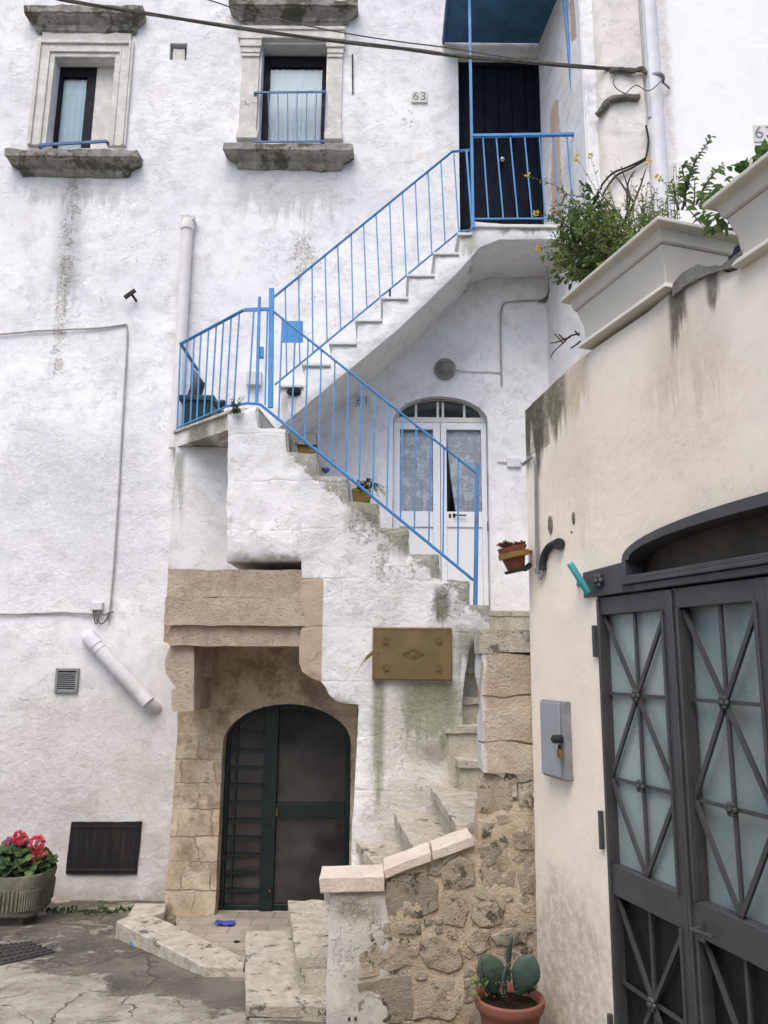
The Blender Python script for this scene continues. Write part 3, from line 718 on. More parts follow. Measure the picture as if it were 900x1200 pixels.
# ---- top door
door = thing('door', None, None, FM.p((DT[0] + DT[1]) / 2, DT[2], .1)); door.parent = house; door.location = door.location - wloc(house); door['label'] = 'navy black plank door at the top of the stairs'
mb = MB(); n = 6
for i in range(n):
    a = DT[0] + (DT[1] - DT[0]) * i / n; b_ = DT[0] + (DT[1] - DT[0]) * (i + 1) / n
    mb.fbox(FM, a + .003, b_ - .003, DT[2], DT[3] + .02, .125 + .008 * (i % 2), .17)
mb.fbox(FM, DT[0] - .02, DT[1] + .02, DT[2], DT[3] + .02, .171, .4)
mb.build('leaf', M_['navywood'], door, bevel=.004)
frame_mb(FM, (DT[0] + .002, DT[1] - .002, DT[2], DT[3]), .05, .09, .12).build('door_frame', M_['navywood'], door, bevel=.004)
mb = MB(); k = P(588, 190, YM + .1); mb.blob(k + Vector((0, -.045, 0)), .035, 2, 0); mb.tube([k + Vector((0, -.04, 0)), k + Vector((0, .03, 0))], .014); mb.build('knob', simple('chrome', C(.5, .5, .5), .3, .5, .1, 9, 0, 1), door)

# ---- white double door under the stairs
door = thing('door', None, None, FM.p((WD[0] + WD[1]) / 2, WD[2], .1)); door.parent = house; door.location = door.location - wloc(house); door['label'] = 'white double door with lace curtains and an arched light over it'
w = .10; c = P(516.5, 600, YM + w).x
ztr = P(516, 494.5, YM + w).z; xl, xr = WD[0] + .005, WD[1] - .005
q = lambda x, y: FM.px(x, y, w)
def leaf(ua, ub, glass, hinge_left):
    g0, g1, gt, gb = glass; o = MB(); zb = WD[2]
    o.fbox(FM, ua, g0, zb, ztr - .006, w, w + .05); o.fbox(FM, g1, ub, zb, ztr - .006, w, w + .05)
    o.fbox(FM, g0, g1, gt, ztr - .006, w + .001, w + .05)
    zr = FM.px(450, 617, w)[1]
    o.fbox(FM, g0, g1, zr, gb, w + .001, w + .05); o.fbox(FM, g0, g1, zb, zb + .10, w + .001, w + .05); o.fbox(FM, g0, g1, zb + .1, zr, w + .016, w + .05)
    lf = o.build('leaf', M_['white_alu'], door, bevel=.004)
    p_ = MB(); p_.fbox(FM, g0, g1, gb, gt, w + .02, w + .026); p_.build('pane', M_['glass'], lf)
    return lf
gt, gb = q(480, 503)[1], q(480, 599)[1]
gl = (q(468.5, 560)[0], q(507.5, 560)[0], gt, gb); gr = (q(523.5, 560)[0], q(564.5, 560)[0], gt, gb)
LL = leaf(xl, c - .003, gl, True); LR = leaf(c + .003, xr, gr, False)
lace = Mat('lace_curtain', .9, .1)
f = lace.over(lace.noise(9, 6, .7), .52, .56); cell = lace.over(lace.voro(42), .25, .4)
col = lace.mix(f, C(.52, .51, .54), C(.86, .86, .89)); col = lace.mix(lace.math('MULTIPLY', cell, .45), col, C(.46, .45, .48))
u_, z_ = lace.uz()
gridv = lace.math('PINGPONG', z_, .075); col = lace.mix(lace.math('MULTIPLY', lace.mr(gridv, .0, .008, 1, 0), .5), col, C(.8, .8, .84))
lace = lace.done(col)
curtain_mb(FM, (gl[0], gl[1], gb, gt), w + .07, 3, .012, 2).build('curtain', lace, LL, recalc=False)
g = MB(); n = 40; rr = []
for j in range(12):      # drawn to one side at the foot
    t = j / 11; a = gr[0] + (gr[1] - gr[0]) * (.02 + .24 * t ** 1.5)
    rr.append([FM.p(a + (gr[1] - a) * i / n, gt + (gb - gt) * t, w + .05 + .010 * math.sin(i / n * (14 + 5 * t)) * (.5 + t)) for i in range(n + 1)])
g.loft(rr, False, False); g.build('curtain', lace, LR, recalc=False)
mb = MB(); hx = q(532, 604); hb = FM.p(hx[0], hx[1], w - .03); e = FM.p(q(546, 604)[0], hx[1] - .005, w - .035)
mb.tube([FM.p(hx[0], hx[1], w + .01), hb, e], .008); mb.fbox(FM, hx[0] - .012, hx[0] + .012, hx[1] - .02, hx[1] + .02, w - .006, w); mb.build('handle', M_['blackmesh'], LR); mb = MB(); mb.fbox(FM, q(526, 605)[0], q(528.5, 605)[0], hx[1] - .025, hx[1] + .015, w - .004, w); mb.build('keyhole', M_['blackmesh'], LR)
mb = MB()
for x, y in ((459.8, 512), (571.5, 513), (572, 617)):
    mb = MB(); a = q(x, y); mb.tube([FM.p(a[0], a[1] - .05, w - .008), FM.p(a[0], a[1] + .05, w - .008)], .009); mb.build('hinge', M_['blackmesh'], door)
pass
mb = MB(); A_ = arch(WD[0], WD[1], ztr, ztr + .002, WD[4] - .012, 20)[2:]
cc = (WD[0] + WD[1]) / 2
ins = [(cc + (u - cc) * .88, ztr + .045 + (z - ztr) * .80) for u, z in A_]
outr = [FM.p(u, z, w - .005) for u, z in A_]; inr = [FM.p(u, z, w - .005) for u, z in ins]
outb = [FM.p(u, z, w + .05) for u, z in A_]; inb = [FM.p(u, z, w + .05) for u, z in ins]
mb.loft([outr, inr, inb, outb], False, False)
mb.fbox(FM, WD[0] + .01, WD[1] - .01, ztr - .004, ztr + .05, w - .004, w + .05)
for x in (487.5, 513, 519, 544): a = q(x, 480)[0]; mb.fbox(FM, a - .012, a + .012, ztr + .04, WD[4] - .03 - abs(a - cc) * .13, w, w + .045)
tf = mb.build('transom_frame', M_['cream'], door)
mb = MB(); mb.prism(FM, [(u, z) for u, z in ins], w + .02, w + .026); mb.build('pane', M_['glass'], tf)
mb = MB(); a, b_ = q(488, 492), q(511, 490); mb.fbox(FM, a[0], b_[0], ztr + .04, ztr + .075, w + .06, w + .13)
mb.build('keepsake', simple('pink_bundle', C(.45, .10, .16), .8, .1, .8, 22, 0, dark=C(.10, .12, .3)), door)
niche('room', (WD[0] - .02, WD[1] + .02, WD[2] - .02, WD[4] + .02), .2, .85, M_['interior'], door)
# ---- putlog hole with a loose stone in it
mb = MB(); u0, u1, v0, v1 = NI; mb.prism(FM, [(u0 + .03, v0 + .01), (u1 - .03, v0 + .01), (u1 - .035, v1 - .05), (u0 + .025, v1 - .045)], .03, .25)
rough_up(mb, .006).build('loose_stone', M_['surround'], house)
niche('putlog_hole', grow(NI, .01), .10, .35, M_['near_black'], house)

# ================================================================== WHITE HOUSE ON THE RIGHT
rh = thing('white_house', 'clean white rendered house wall with a stained pilaster, right of the stairs', 'house', (3, YB, 0))
xn = P(690, 200, YB).x
mb = MB(); sd_ = Vector((xn - XS, YB - YM, 0)); SL = sd_.length; sd_.normalize(); SF = Frame((XS, YM, 0), sd_, (-sd_.y, sd_.x, 0))
slab(mb, SF, [(0, -.3), (SL - .02, -.3), (SL - .02, ZTOP), (0, ZTOP)], depth=.3, step=.13, amp=.012, rough=.0, seed=5)
sidemat = plaster('peeling_side_wall', C(.82, .815, .815), C(.72, .71, .71), frame=SF, speck=.4, patches=[(.20, .55, 6.1, 8.2, .2, C(.55, .36, .22), .62, .68, .75), (.85, 1.1, 8.4, 9.8, .12, C(.42, .24, .15), .66, .72, .7)])
mb.build('side_wall', sidemat, rh, angle=50)
mb = MB(); slab(mb, FB, [(xn - .02, -.3), (6.5, -.3), (6.5, ZTOP), (xn - .02, ZTOP)], depth=.3, step=.2, amp=.004, seed=6); mb.build('front_wall', M_['right_house'], rh, angle=50)
# pilaster: rounded left edge, hood mould part-way
pl, pr_ = P(700, 60, YB).x, P(748, 60, YB).x
mb = MB(); mb.box((xn - .012, YB - .03, 2), (pl - .03, YB + .05, ZTOP)); mb.build('plaster_band', M_['house_side'], rh, bevel=.02)
mb = MB(); prof = [(pl - .05, YB + .03), (pl - .03, YB - .07), (pl + .05, YB - .13), (pr_ - .02, YB - .13), (pr_, YB - .11), (pr_, YB + .03)]
mb.loft([[Vector((x, y, 2.0 + .4 * k)) for x, y in prof] for k in range(24)]); rough_up(mb, .006, 2).build('pilaster', M_['pilaster'], rh, angle=45)
# the moulding across it
mb = MB(); pts = [P(700, 135, YB - .1), P(715, 117, YB - .16), P(732, 114.5, YB - .16), P(749, 114, YB - .15)]
mb.tube(bez(pts, 5), .032, 7); rough_up(mb, .012, 2, 12).build('hood_mould', M_['cap'], rh)
mb = MB(); a = P(791, 190, YB).x; zl = P(850, 191, YB).z
mb.fbox(FB, a, 6.4, 2.0, zl, -.035, .05); mb.build('plinth', M_['right_house'], rh, bevel=.01)

# drainpipes on it
x1, yp = P(771, 150, YB - .1).x, YB - .09
t = thing('drainpipe', 'broad white drainpipe on the right house with a wire hoop round it', 'pipe', (x1, yp, 2))
mb = MB(); mb.tube([Vector((x1 - .004 * k, yp, 2.2 + k)) for k in range(10)], .088, 20); mb.build('pipe', M_['pvc'], t)
mb = MB(); zc = P(771, 94, yp).z
mb.lathe((x1, yp, zc), [(.086, -.012), (.098, -.012), (.098, .012), (.086, .012)], 20); mb.tube([(x1 + .08, yp, zc - .02), (x1 + .17, yp + .07, zc - .03)], .01); mb.build('clip', M_['greymetal'], t)
x2 = P(752, 50, YB - .05).x
mb = MB(); mb.tube([Vector((x2, YB - .14, z_)) for z_ in (P(752, 150, YB).z, 7.5, 8.5, 9.5, 11)], .022, 10)
tag(mb.build('conduit', simple('blue_grey_conduit', C(.48, .50, .52), .5, .3, .15, 10, .1)), 'thin blue grey conduit running up beside the stained pilaster', 'pipe')
# ================================================================== OUTSIDE STAIRCASE
stair = thing('outside_staircase', 'white washed masonry staircase climbing in three flights over an arched cellar door', 'staircase', (-.5, 6.6, 0))
ZL2, ZL1, ZL3 = 2.60, 4.275, 6.43     # door landing, left landing, top landing
def A(x, y): return FA.px(x, y)
def Rr(x, y): return FR.px(x, y)
# ---- front wall with stepped top
steps2 = [(300, 477), (302, 503), (335, 503.5), (336.5, 531), (371, 531.5), (372, 558), (406, 558.5), (407, 588), (442, 588.5), (443.5, 618), (477, 618.5), (478.5, 649), (513, 649.5), (515, 680), (549, 680.5), (550, 709), (574, 709.5)]
ogee = [(412, 1000), (420, 825.5), (404, 825), (394, 822), (385, 815), (380, 806), (376, 800), (364, 795), (355, 787), (351.5, 776), (351, 757)]
outl = [A(*p) for p in [(268, 486), (300, 477)] + steps2[1:] + [(575, 736), (563, 747), (551, 760), (545, 790), (542, 830), (541, 900), (541, 1000)]] + [(A(541, 900)[0], -.1), (A(412, 1000)[0], -.1)] + [A(*p) for p in ogee[0:]] + [A(*p) for p in [(352, 735), (353, 656), (266, 657)]]
xe0, xe1 = A(345, 600)[0], A(382, 600)[0]; zblk = A(300, 640)[1]
cu, cz = A(505, 868)
def dsp(u, v):
    r = 0
    if v > A(300, 658)[1] - .03:
        k = min(1, max(0, (xe1 - u) / (xe1 - xe0))); k = k * k * (3 - 2 * k)
        r -= .032 * k
        z0 = A(300, 657)[1]
        if v < z0 + .05: r += .014 * k * (1 - max(0, v - z0) / .05) ** 2
    r -= .075 * math.exp(-(((u - cu) / .16) ** 2 + ((v - cz) / .15) ** 2))
    r -= .05 * math.exp(-(((u - cu - .02) / .25) ** 2 + ((v - cz + .32) / .12) ** 2))
    r -= .03 * math.exp(-((v - .95) / .25) ** 2)
    return r
mb = MB(); slab(mb, FA, outl, depth=YR - YA - .005, step=.055, amp=.014, ns=2.1, disp=dsp, rough=.013, seed=3, edge_round=.014, back=True)
mb.build('stepped_wall', M_['stair'], stair, angle=55)
# ragged risers of the second flight, each stone standing a little back from the front
for i in range(0, 16, 2):
    pass
# ---- core of the stairs: floor of the door landing, mass under the left landing
XL = P(203.5, 560, YR).x
zl = lambda y: Rr(250, y)[1]
DG = (Rr(257, 960)[0], Rr(410, 960)[0], 0.0, Rr(330, 872)[1], Rr(340, 825)[1])
top_r = Rr(300, 501)[1] - .02
mb = MB(); slab(mb, FR, [(XL, Rr(210, 690)[1]), (Rr(430, 690)[0], Rr(430, 690)[1]), (Rr(425, 655)[0], Rr(425, 655)[1]), (Rr(312, 530)[0], Rr(312, 530)[1]), (Rr(312, 530)[0], ZL1 - .17), (XL, ZL1 - .17)], depth=.78, step=.07, amp=.012, rough=.004, seed=8, back=True)
mb.build('recess_wall', M_['recess'], stair, angle=50)
zj = Rr(210, 690)[1] - .004
mb = MB(); slab(mb, FR, [(Rr(195, 1080)[0] - .02, -.12), (A(445, 900)[0] + .1, -.12), (A(445, 900)[0] + .1, zj), (XL, zj), (XL, Rr(210, 752)[1]), (Rr(208, 757)[0], Rr(208, 757)[1]), (Rr(208, 860)[0], Rr(208, 860)[1])], [arch(*DG)], depth=.78, step=.06, amp=.022, ns=3.0, rough=.008, seed=9)
mb.build('stone_portal', M_['portal'], stair, angle=50)
# lintel beam on corbels
xb0, xb1 = A(194, 700)[0], A(370, 700)[0]
mb = MB()
for y0, y1, e, w_ in ((699.5, 667, A(353, 680)[0], .03), (733, 700, A(368, 715)[0], .005)):
    mb.fbox(FA, xb0, e, A(280, y0)[1], A(280, y1)[1], w_, YR - YA + .02)
mb.fbox(FA, A(197, 745)[0], A(351.5, 745)[0] + .002, A(280, 757)[1], A(280, 733.5)[1], .05, YR - YA + .02)
rough_up(mb, .008, 4).build('lintel_beam', M_['beam'], stair, angle=30)
def corbel(xa, xb, yt, yb, w0, w1, flip=False):
    q = MB(); pts = []
    H = [(.10, 0), (.02, .06), (-.10, .18), (-.14, .30), (-.06, .44), (.12, .55), (.26, .61), (.26, .65), (.16, .66), (.12, .70), (.14, .98), (.22, 1)]
    L = xb - xa
    for a_, t_ in H: pts.append((xa + L * a_ * 1.0, yt + (yb - yt) * t_))
    pts += [(xb - L * .0, yb), (xb, yt)]
    q.prism(FA, [FA.px(x, y, w0) for x, y in pts], w0, w1); return rough_up(q, .006, 4)
corbel(197, 227, 757, 834, .10, YR - YA + .02).build('corbel', M_['beam'], stair, angle=40)
mb = MB(); pts = [(223, 757), (222, 775), (230, 786), (236, 792), (248, 793), (250, 757)]
mb.prism(FA, [FA.px(x, y, .45) for x, y in pts], .45, YR - YA + .02); rough_up(mb, .006, 4).build('corbel', M_['beam'], stair, angle=40)
# ---- left landing slab, cut off at a slant
Af, An = P(205, 515, 7.04), P(277, 480, 6.36)
pl2 = [(Af.x, YM - .01), (Af.x, Af.y), (An.x, An.y), (A(300, 480)[0] + .02, YA + .03), (A(312, 480)[0], YR), (A(312, 480)[0] + .06, YR + .01), (A(312, 480)[0] + .06, YM - .01)]
mb = MB(); mb.hexa([(x, y, ZL1 - .165) for x, y in pl2], [(x, y, ZL1 - .03) for x, y in pl2]); rough_up(mb, .006, 3).build('landing', M_['landing'], stair, angle=35)
c0 = Vector((-.9, 7.2))
ed = [((Vector(p) - c0) * 1.0 + c0) for p in pl2]; nrm = Vector((-(An.y - Af.y), An.x - Af.x)).normalized() * -1
if nrm.x > 0: nrm = -nrm
ed2 = [(p.x + (nrm.x * .025 if i in (0, 1, 2) else 0), p.y + (nrm.y * .025 if i in (1, 2) else 0)) for i, p in enumerate(ed)]
mb = MB(); mb.hexa([(x, y, ZL1 - .028) for x, y in ed2], [(x, y, ZL1) for x, y in ed2]); mb.build('tread', M_['step'], stair, bevel=.005)
# ---- second flight: treads behind the front wall
for i in range(1, 16, 2):
    xa, ya = steps2[i]; xb, yb = steps2[i + 1]
    ua, ub = A(xa, ya)[0], A(xb, yb)[0]; z_ = A(xa, ya)[1] + .004
    mb = MB(); mb.box((ua - .03, YA + .10, z_ - .22), (ub + .015, YR + .02, z_)); rough_up(mb, .010, 3, 9).build('step', M_['riser'], stair, angle=40)
    mb = MB(); mb.hexa([(ua - .02, YA + .03, z_ + .001), (ua + .012, YA + .03, z_ + .001), (ua + .012, YR, z_ + .001), (ua - .02, YR, z_ + .001)],
                       [(ua - .03, YA + .05, z_ + .19), (ua - .004, YA + .05, z_ + .19), (ua - .004, YR, z_ + .19), (ua - .03, YR, z_ + .19)]); rough_up(mb, .012, 3, 11).build('riser', M_['riser'], stair, angle=40)
# ---- floor before the white door and mass below it
mb = MB(); mb.box((A(445, 900)[0] + .11, YR + .01, -.1), (XS - .002, YM - .005, ZL2 - .06)); mb.build('core', M_['riser'], stair)
mb = MB(); mb.box((XL + .1, YR + .1, zj + .01 if False else 2.2), (A(445, 900)[0] + .108, YM - .005, ZL2 - .06)); mb.build('vault', M_['riser'], stair)
mb = MB(); mb.box((A(350, 600)[0], YR + .005, ZL2 - .058), (XS - .003, YM - .004, ZL2)); mb.build('landing', M_['step'], stair, bevel=.008)
# ---- third flight on the wall
steps3 = [(322, 478), (329, 478), (329.5, 454), (356, 453.5), (356.5, 429), (388, 428.5), (388.5, 404), (418.5, 403.5), (419, 377), (448.5, 376.5), (449, 351), (479, 350.5), (479.5, 324.5), (510, 324), (510.5, 299), (538.5, 298.5), (539, 276), (553, 275.5), (553.5, 258.5), (655, 258.5)]
xr3 = XS - .004
body = [Rr(x, y) for x, y in steps3[:-1]] + [(xr3, ZL3 - .03)] + [(xr3, Rr(640, 279)[1]), Rr(585, 280), Rr(562, 289), Rr(550, 303), Rr(538, 317), Rr(500, 354), Rr(460, 391), Rr(400, 440), Rr(350, 482), Rr(322, 504)]
mb = MB(); slab(mb, FR, body, depth=YM - YR - .003, step=.06, amp=.006, rough=.003, seed=12, back=True, edge_round=.012); mb.build('flight', M_['flight'], stair, angle=40)
for i in range(2, 18, 2):
    (xa, ya), (xb, yb) = steps3[i], steps3[i + 1]
    ua, z_ = Rr(xa, ya); ub, _ = Rr(xb, yb)
    mb = MB(); mb.box((ua - .025, YR - .02, z_ - .004), (ub - .004, YM - .005, z_ + .024)); mb.build('tread', M_['tread'], stair, bevel=.005)
mb = MB(); mb.box((Rr(552, 259)[0], YR - .025, ZL3 - .035), (xr3 - .002, YM + .12, ZL3)); mb.build('tread', M_['tread'], stair, bevel=.006)
mb = MB(); c_ = P(345, 459, YR - .01); mb.blob(c_, (.065, .02, .045), 2, .5, 4, 3); mb.build('broken_hole', M_['near_black'], stair)
# ---- first flight, seen over the parapet (tops given by picture points at chosen depths)
def step1(z, back, frontp, x1, mat_top=True, tilt=.0):
    (bx_, by_), (fx_, fy_) = back, frontp
    tp = [(bx_, by_, z), (fx_, fy_, z - tilt), (x1, fy_, z - tilt), (x1, by_, z)]
    q = MB(); q.hexa([(x + (.03 if i in (0, 1) else 0), y, -.12) for i, (x, y, z_) in enumerate(tp)], [(x + (.03 if i in (0, 1) else 0), y, z_ - .062) for i, (x, y, z_) in enumerate(tp)])
    s_ = rough_up(q, .012, 4, 5).build('step', M_['riser'], stair, angle=40)
    q = MB(); q.hexa([(x, y, z_ - .06) for x, y, z_ in tp], [(x, y, z_) for x, y, z_ in tp]); rough_up(q, .010, 5, 7).build('tread', M_['step'], s_, angle=35)
p = PZ(288, 1091, .20); f_ = PZ(287, 1178, .20); step1(.20, (p.x, p.y), (f_.x, f_.y), p.x + .9)
p = PZ(338, 1055, .40); f_ = PZ(347, 1122, .40); step1(.40, (p.x, p.y), (f_.x, f_.y), p.x + .9)
yb_, yf_ = YA + .02, YP + .20
for z, (x0, y0), (x1_, y1_) in ((.58, (376, 1019), (395, 1060)), (.775, (416, 984), (440, 1013)), (.985, (461, 949), (490, 996)), (1.19, (504, 914), (546, 975))):
    p = P(x0, y0, YA); f_ = PZ(x1_, y1_, z); d_ = (f_ - p); t_ = (yf_ - p.y) / d_.y
    step1(z, (p.x, yb_), (p.x + d_.x * t_, yf_), 1.45, tilt=.03)
for z_, y_, xx in ((1.41, 6.02, 543), (1.645, 6.22, 530), (1.853, 6.47, 545), (2.085, 6.72, 536), (2.40, 6.93, 545)):
    xa = P(xx, 800, y_).x - .05
    mb = MB(); mb.box((xa + .02, y_ + .025, -.1), (XS - .004, YR + .02, z_ - .05)); rough_up(mb, .008, 3).build('step', M_['riser'], stair, angle=40)
    mb = MB(); mb.box((xa, y_, z_ - .05), (XS - .006, y_ + .4, z_)); rough_up(mb, .008, 4, 8).build('tread', M_['step'], stair, angle=35)
# ---- cellar door, dark green, glazed
door = thing('door', None, None, FR.p((DG[0] + DG[1]) / 2, 0, .2)); door.parent = stair; door.location = door.location - wloc(stair); door['label'] = 'dark green glazed cellar door with a barred side light'
wd = .14
g = lambda x, y: FR.px(x, y, wd)
cx_, ax = (DG[0] + DG[1]) / 2, (DG[1] - DG[0]) / 2
def head(u, inset=.0):
    t_ = max(0, 1 - ((u - cx_) / (ax)) ** 2); return DG[3] + (DG[4] - DG[3]) * math.sqrt(t_) + .03 - inset
def post(q, u0, u1, v0=0., w0=wd, w1=wd + .06, inset=0):
    q.prism(FR, [(u0, v0), (u1, v0), (u1, head(u1, inset)), (u0, head(u0, inset))], w0, w1)
mb = MB(); x0, x1 = DG[0] - .03, DG[1] + .03
post(mb, x0, g(266, 960)[0]); post(mb, g(307, 960)[0], g(323, 960)[0], w0=wd - .02); post(mb, g(404, 960)[0], x1)
mb.fbox(FR, g(266, 960)[0], g(307, 960)[0], 0, g(280, 1061)[1], wd + .001, wd + .06); mb.fbox(FR, g(318, 960)[0], g(404, 960)[0], 0, g(350, 1060)[1], wd + .001, wd + .06)
mb.fbox(FR, g(318, 960)[0], g(404, 960)[0], g(360, 959)[1], g(360, 941)[1], wd - .006, wd + .06)
n = 20; up_, lo_ = [], []
for i in range(n + 1):
    u = x0 + .02 + (x1 - x0 - .04) * i / n; up_.append((u, head(u) + .02)); lo_.append((u, head(u) - .085))
for i in range(n):
    mb.prism(FR, [lo_[i], lo_[i + 1], up_[i + 1], up_[i]], wd + .003, wd + .06)
mb.build('door_frame', M_['greendoor'], door, bevel=.004)
mb = MB(); mb.prism(FR, [(x0, 0)] + [(x1, 0)] + [(u, head(u)) for u, _ in up_[::-1]], wd + .035, wd + .045); mb.build('pane', M_['darkglass'], door)
mb = MB()
for y in [838 + 20.6 * i for i in range(12)]:
    ua, ub = g(266, y)[0] - .03, g(307, y)[0]; z_ = g(286, y)[1]
    if z_ < head(ua) - .05: mb.fbox(FR, ua, ub, z_ - .012, z_ + .012, wd + .006, wd + .03)
    else: mb.fbox(FR, g(285, y)[0], ub, z_ - .012, z_ + .012, wd + .006, wd + .03)
ua = g(274, 960)[0]; mb.fbox(FR, ua - .012, ua + .008, .1, head(ua) - .06, wd + .012, wd + .03); mb.build('side_bars', M_['greendoor'], door)
mb = MB(); k = FR.p(*g(325, 951), wd - .03); mb.box(k + Vector((-.006, 0, -.03)), k + Vector((.006, .03, .03))); mb.build('handle', M_['brass'], door); mb = MB(); k2 = FR.p(*g(317, 1042), wd - .05); mb.tube([k2, k2 + Vector((0, .05, 0))], .012); mb.build('knob', M_['brass'], door)
mb = MB(); mb.box((DG[0] - .05, YR - .03, -.1), (DG[1] + .05, YR + .5, .022)); mb.build('threshold', M_['step'], door, bevel=.008)
mb = MB(); mb.fbox(FR, DG[0] - .3, DG[1] + .3, -.1, DG[4] + .3, .5, .7); mb.build('cellar_wall', M_['interior'], door)

# ================================================================== PARAPET OF RUBBLE
par = thing('parapet_wall', 'low rubble stone parapet with pale cap stones and an ashlar pillar at its end', 'wall', (.2, YP, 0))
F_ = lambda x, y: FPW.px(x, y)
XE = RW.p(RW.px(614, 600)[0], 0, 0).x + .25
ub_l = F_(383, 1100)[0]
line = [F_(383, 1034), F_(452, 1034), F_(505, 1003), F_(556, 983)]
mb = MB(); slab(mb, FPW, [(ub_l + .36, -.2), (XE, -.2), (XE, F_(600, 940)[1]), (F_(561, 940)[0], F_(561, 940)[1]), F_(560, 985)] + [F_(505, 1003), F_(455, 1028), (ub_l + .36, F_(455, 1034)[1])], depth=.2, step=.045, amp=.018, ns=5, rough=.006, seed=21, back=True)
mb.build('mortar_bed', M_['mortar'], par, angle=60)
mb = MB(); slab(mb, FPW, [(ub_l, -.2), (ub_l + .37, -.2), (ub_l + .36, F_(450, 1043)[1]), (ub_l + .01, F_(383, 1043)[1])], depth=.2, step=.05, amp=.014, ns=4, rough=.006, seed=22, back=True, disp=lambda u, v: -.012, edge_round=.015)
mb.build('plastered_end', M_['wallend'], par, angle=55)
def S4(pts): return [(270 + x / 2.25, 940 + y / 2.25) for x, y in pts]
def S3(pts): return [(380 + x / 3.214, 700 + y / 3.214) for x, y in pts]
stones = [S4(p) for p in [
    [(418, 212), (440, 196), (482, 190), (520, 202), (542, 222), (543, 275), (500, 300), (425, 303), (415, 260)],
    [(560, 188), (580, 158), (606, 142), (638, 160), (641, 212), (596, 236), (562, 226)], [(664, 165), (690, 108), (712, 112), (728, 150), (752, 178), (746, 220), (692, 233), (660, 210)],
    [(570, 256), (600, 246), (622, 250), (630, 285), (614, 326), (565, 318)], [(645, 272), (690, 250), (722, 276), (714, 316), (662, 326), (640, 300)], [(364, 328), (412, 317), (424, 348), (372, 362)],
    [(440, 325), (500, 317), (503, 344), (442, 349)], [(348, 400), (380, 370), (462, 361), (474, 430), (402, 452), (345, 457)], [(505, 368), (545, 356), (602, 388), (606, 432), (574, 447), (522, 430), (500, 400)],
    [(344, 477), (470, 459), (480, 570), (345, 582)], [(495, 488), (590, 470), (606, 540), (582, 570), (490, 566)], [(690, 350), (740, 332), (782, 350), (776, 374), (700, 372)], [(745, 87), (790, 80), (796, 126), (750, 116)],
    [(756, 165), (793, 150), (795, 232), (768, 238)], [(614, 470), (650, 462), (642, 520), (612, 522)], [(660, 430), (735, 395), (785, 410), (775, 455), (670, 470)], [(700, 480), (780, 468), (790, 540), (700, 545)], [(625, 535), (690, 500), (690, 580), (620, 585)],
    [(545, 130), (555, 118), (600, 108), (605, 132), (562, 165)], [(640, 340), (680, 335), (682, 385), (650, 400), (618, 370)]]] + [S3(p) for p in [
    [(588, 690), (608, 664), (650, 680), (694, 712), (702, 786), (652, 812), (590, 802)], [(726, 702), (778, 692), (780, 778), (732, 776)], [(655, 822), (768, 820), (776, 850), (662, 850)], [(708, 888), (770, 878), (776, 942), (712, 936)], [(580, 940), (640, 915), (690, 965), (700, 1000), (600, 1010)], [(600, 850), (640, 845), (625, 895), (595, 905)], [(650, 870), (690, 865), (700, 920), (670, 950)]]]
stones = [[(x + (0 if True else 0), y) for x, y in s_] for s_ in stones]
mb = MB(); rnd = random.Random(4)
region = [(392, 1240), (626, 1240), (626, 905), (566, 905), (560, 992), (505, 1014), (456, 1040), (456, 1100), (392, 1140)]
big = [list(s_) for s_ in stones]
# chinking: small stones wherever the big ones leave room
tries = 0
while tries < 9000 and len(big) < len(stones) + 46:
    tries += 1
    x, y = rnd.uniform(395, 624), rnd.uniform(905, 1235); rr_ = rnd.choice((5, 6, 8, 10, 13, 16)); ex = rnd.uniform(.9, 1.6)
    ring_ = [(x + rr_ * ex * math.cos(k * .785), y + rr_ * math.sin(k * .785)) for k in range(8)]
    if not all(inside(q, region) for q in ring_ + [(x, y)]): continue
    if any(inside(q, s_) for s_ in big for q in ring_ + [(x, y)]) or any(inside(q, ring_) for s_ in big for q in s_): continue
    big.append([(px_ + rnd.uniform(-.2, .2) * rr_, py_ + rnd.uniform(-.2, .2) * rr_) for px_, py_ in ring_])
for k, s_ in enumerate(big):
    po = subdivide([F_(x, y) for x, y in s_], .022, .014, k)
    cu_, cv_ = sum(u for u, v in po) / len(po), sum(v for u, v in po) / len(po); pr0 = rnd.uniform(.006, .020) * (1 if k < len(stones) else .6)
    tu, tv = rnd.uniform(-.09, .09), rnd.uniform(-.09, .09); g_ = 1.10 if k < len(stones) else 1.05
    rings = []
    for sc_, d_ in ((1.04, .03), (1.02, -.15 * pr0), (.965, -.85 * pr0), (.80, -pr0), (.55, -pr0), (.30, -pr0), (.08, -pr0)):
        ring_ = []
        for u, v in po:
            u2, v2 = cu_ + (u - cu_) * sc_ * g_, cv_ + (v - cv_) * sc_ * g_; q = Vector((u2 * 11, v2 * 11, k * 3.7))
            d2 = d_
            if d_ < 0: d2 += (tu * (u2 - cu_) + tv * (v2 - cv_)) * .6 + .010 * mnoise.noise(q) + .010 * abs(mnoise.noise(q * 2.3)) + .005 * mnoise.noise(q * 6)
            ring_.append(FPW.p(u2, v2, d2))
        rings.append(ring_)
    mb.loft(rings)
mb.build('rubble_stones', M_['rubble'], par, angle=32)
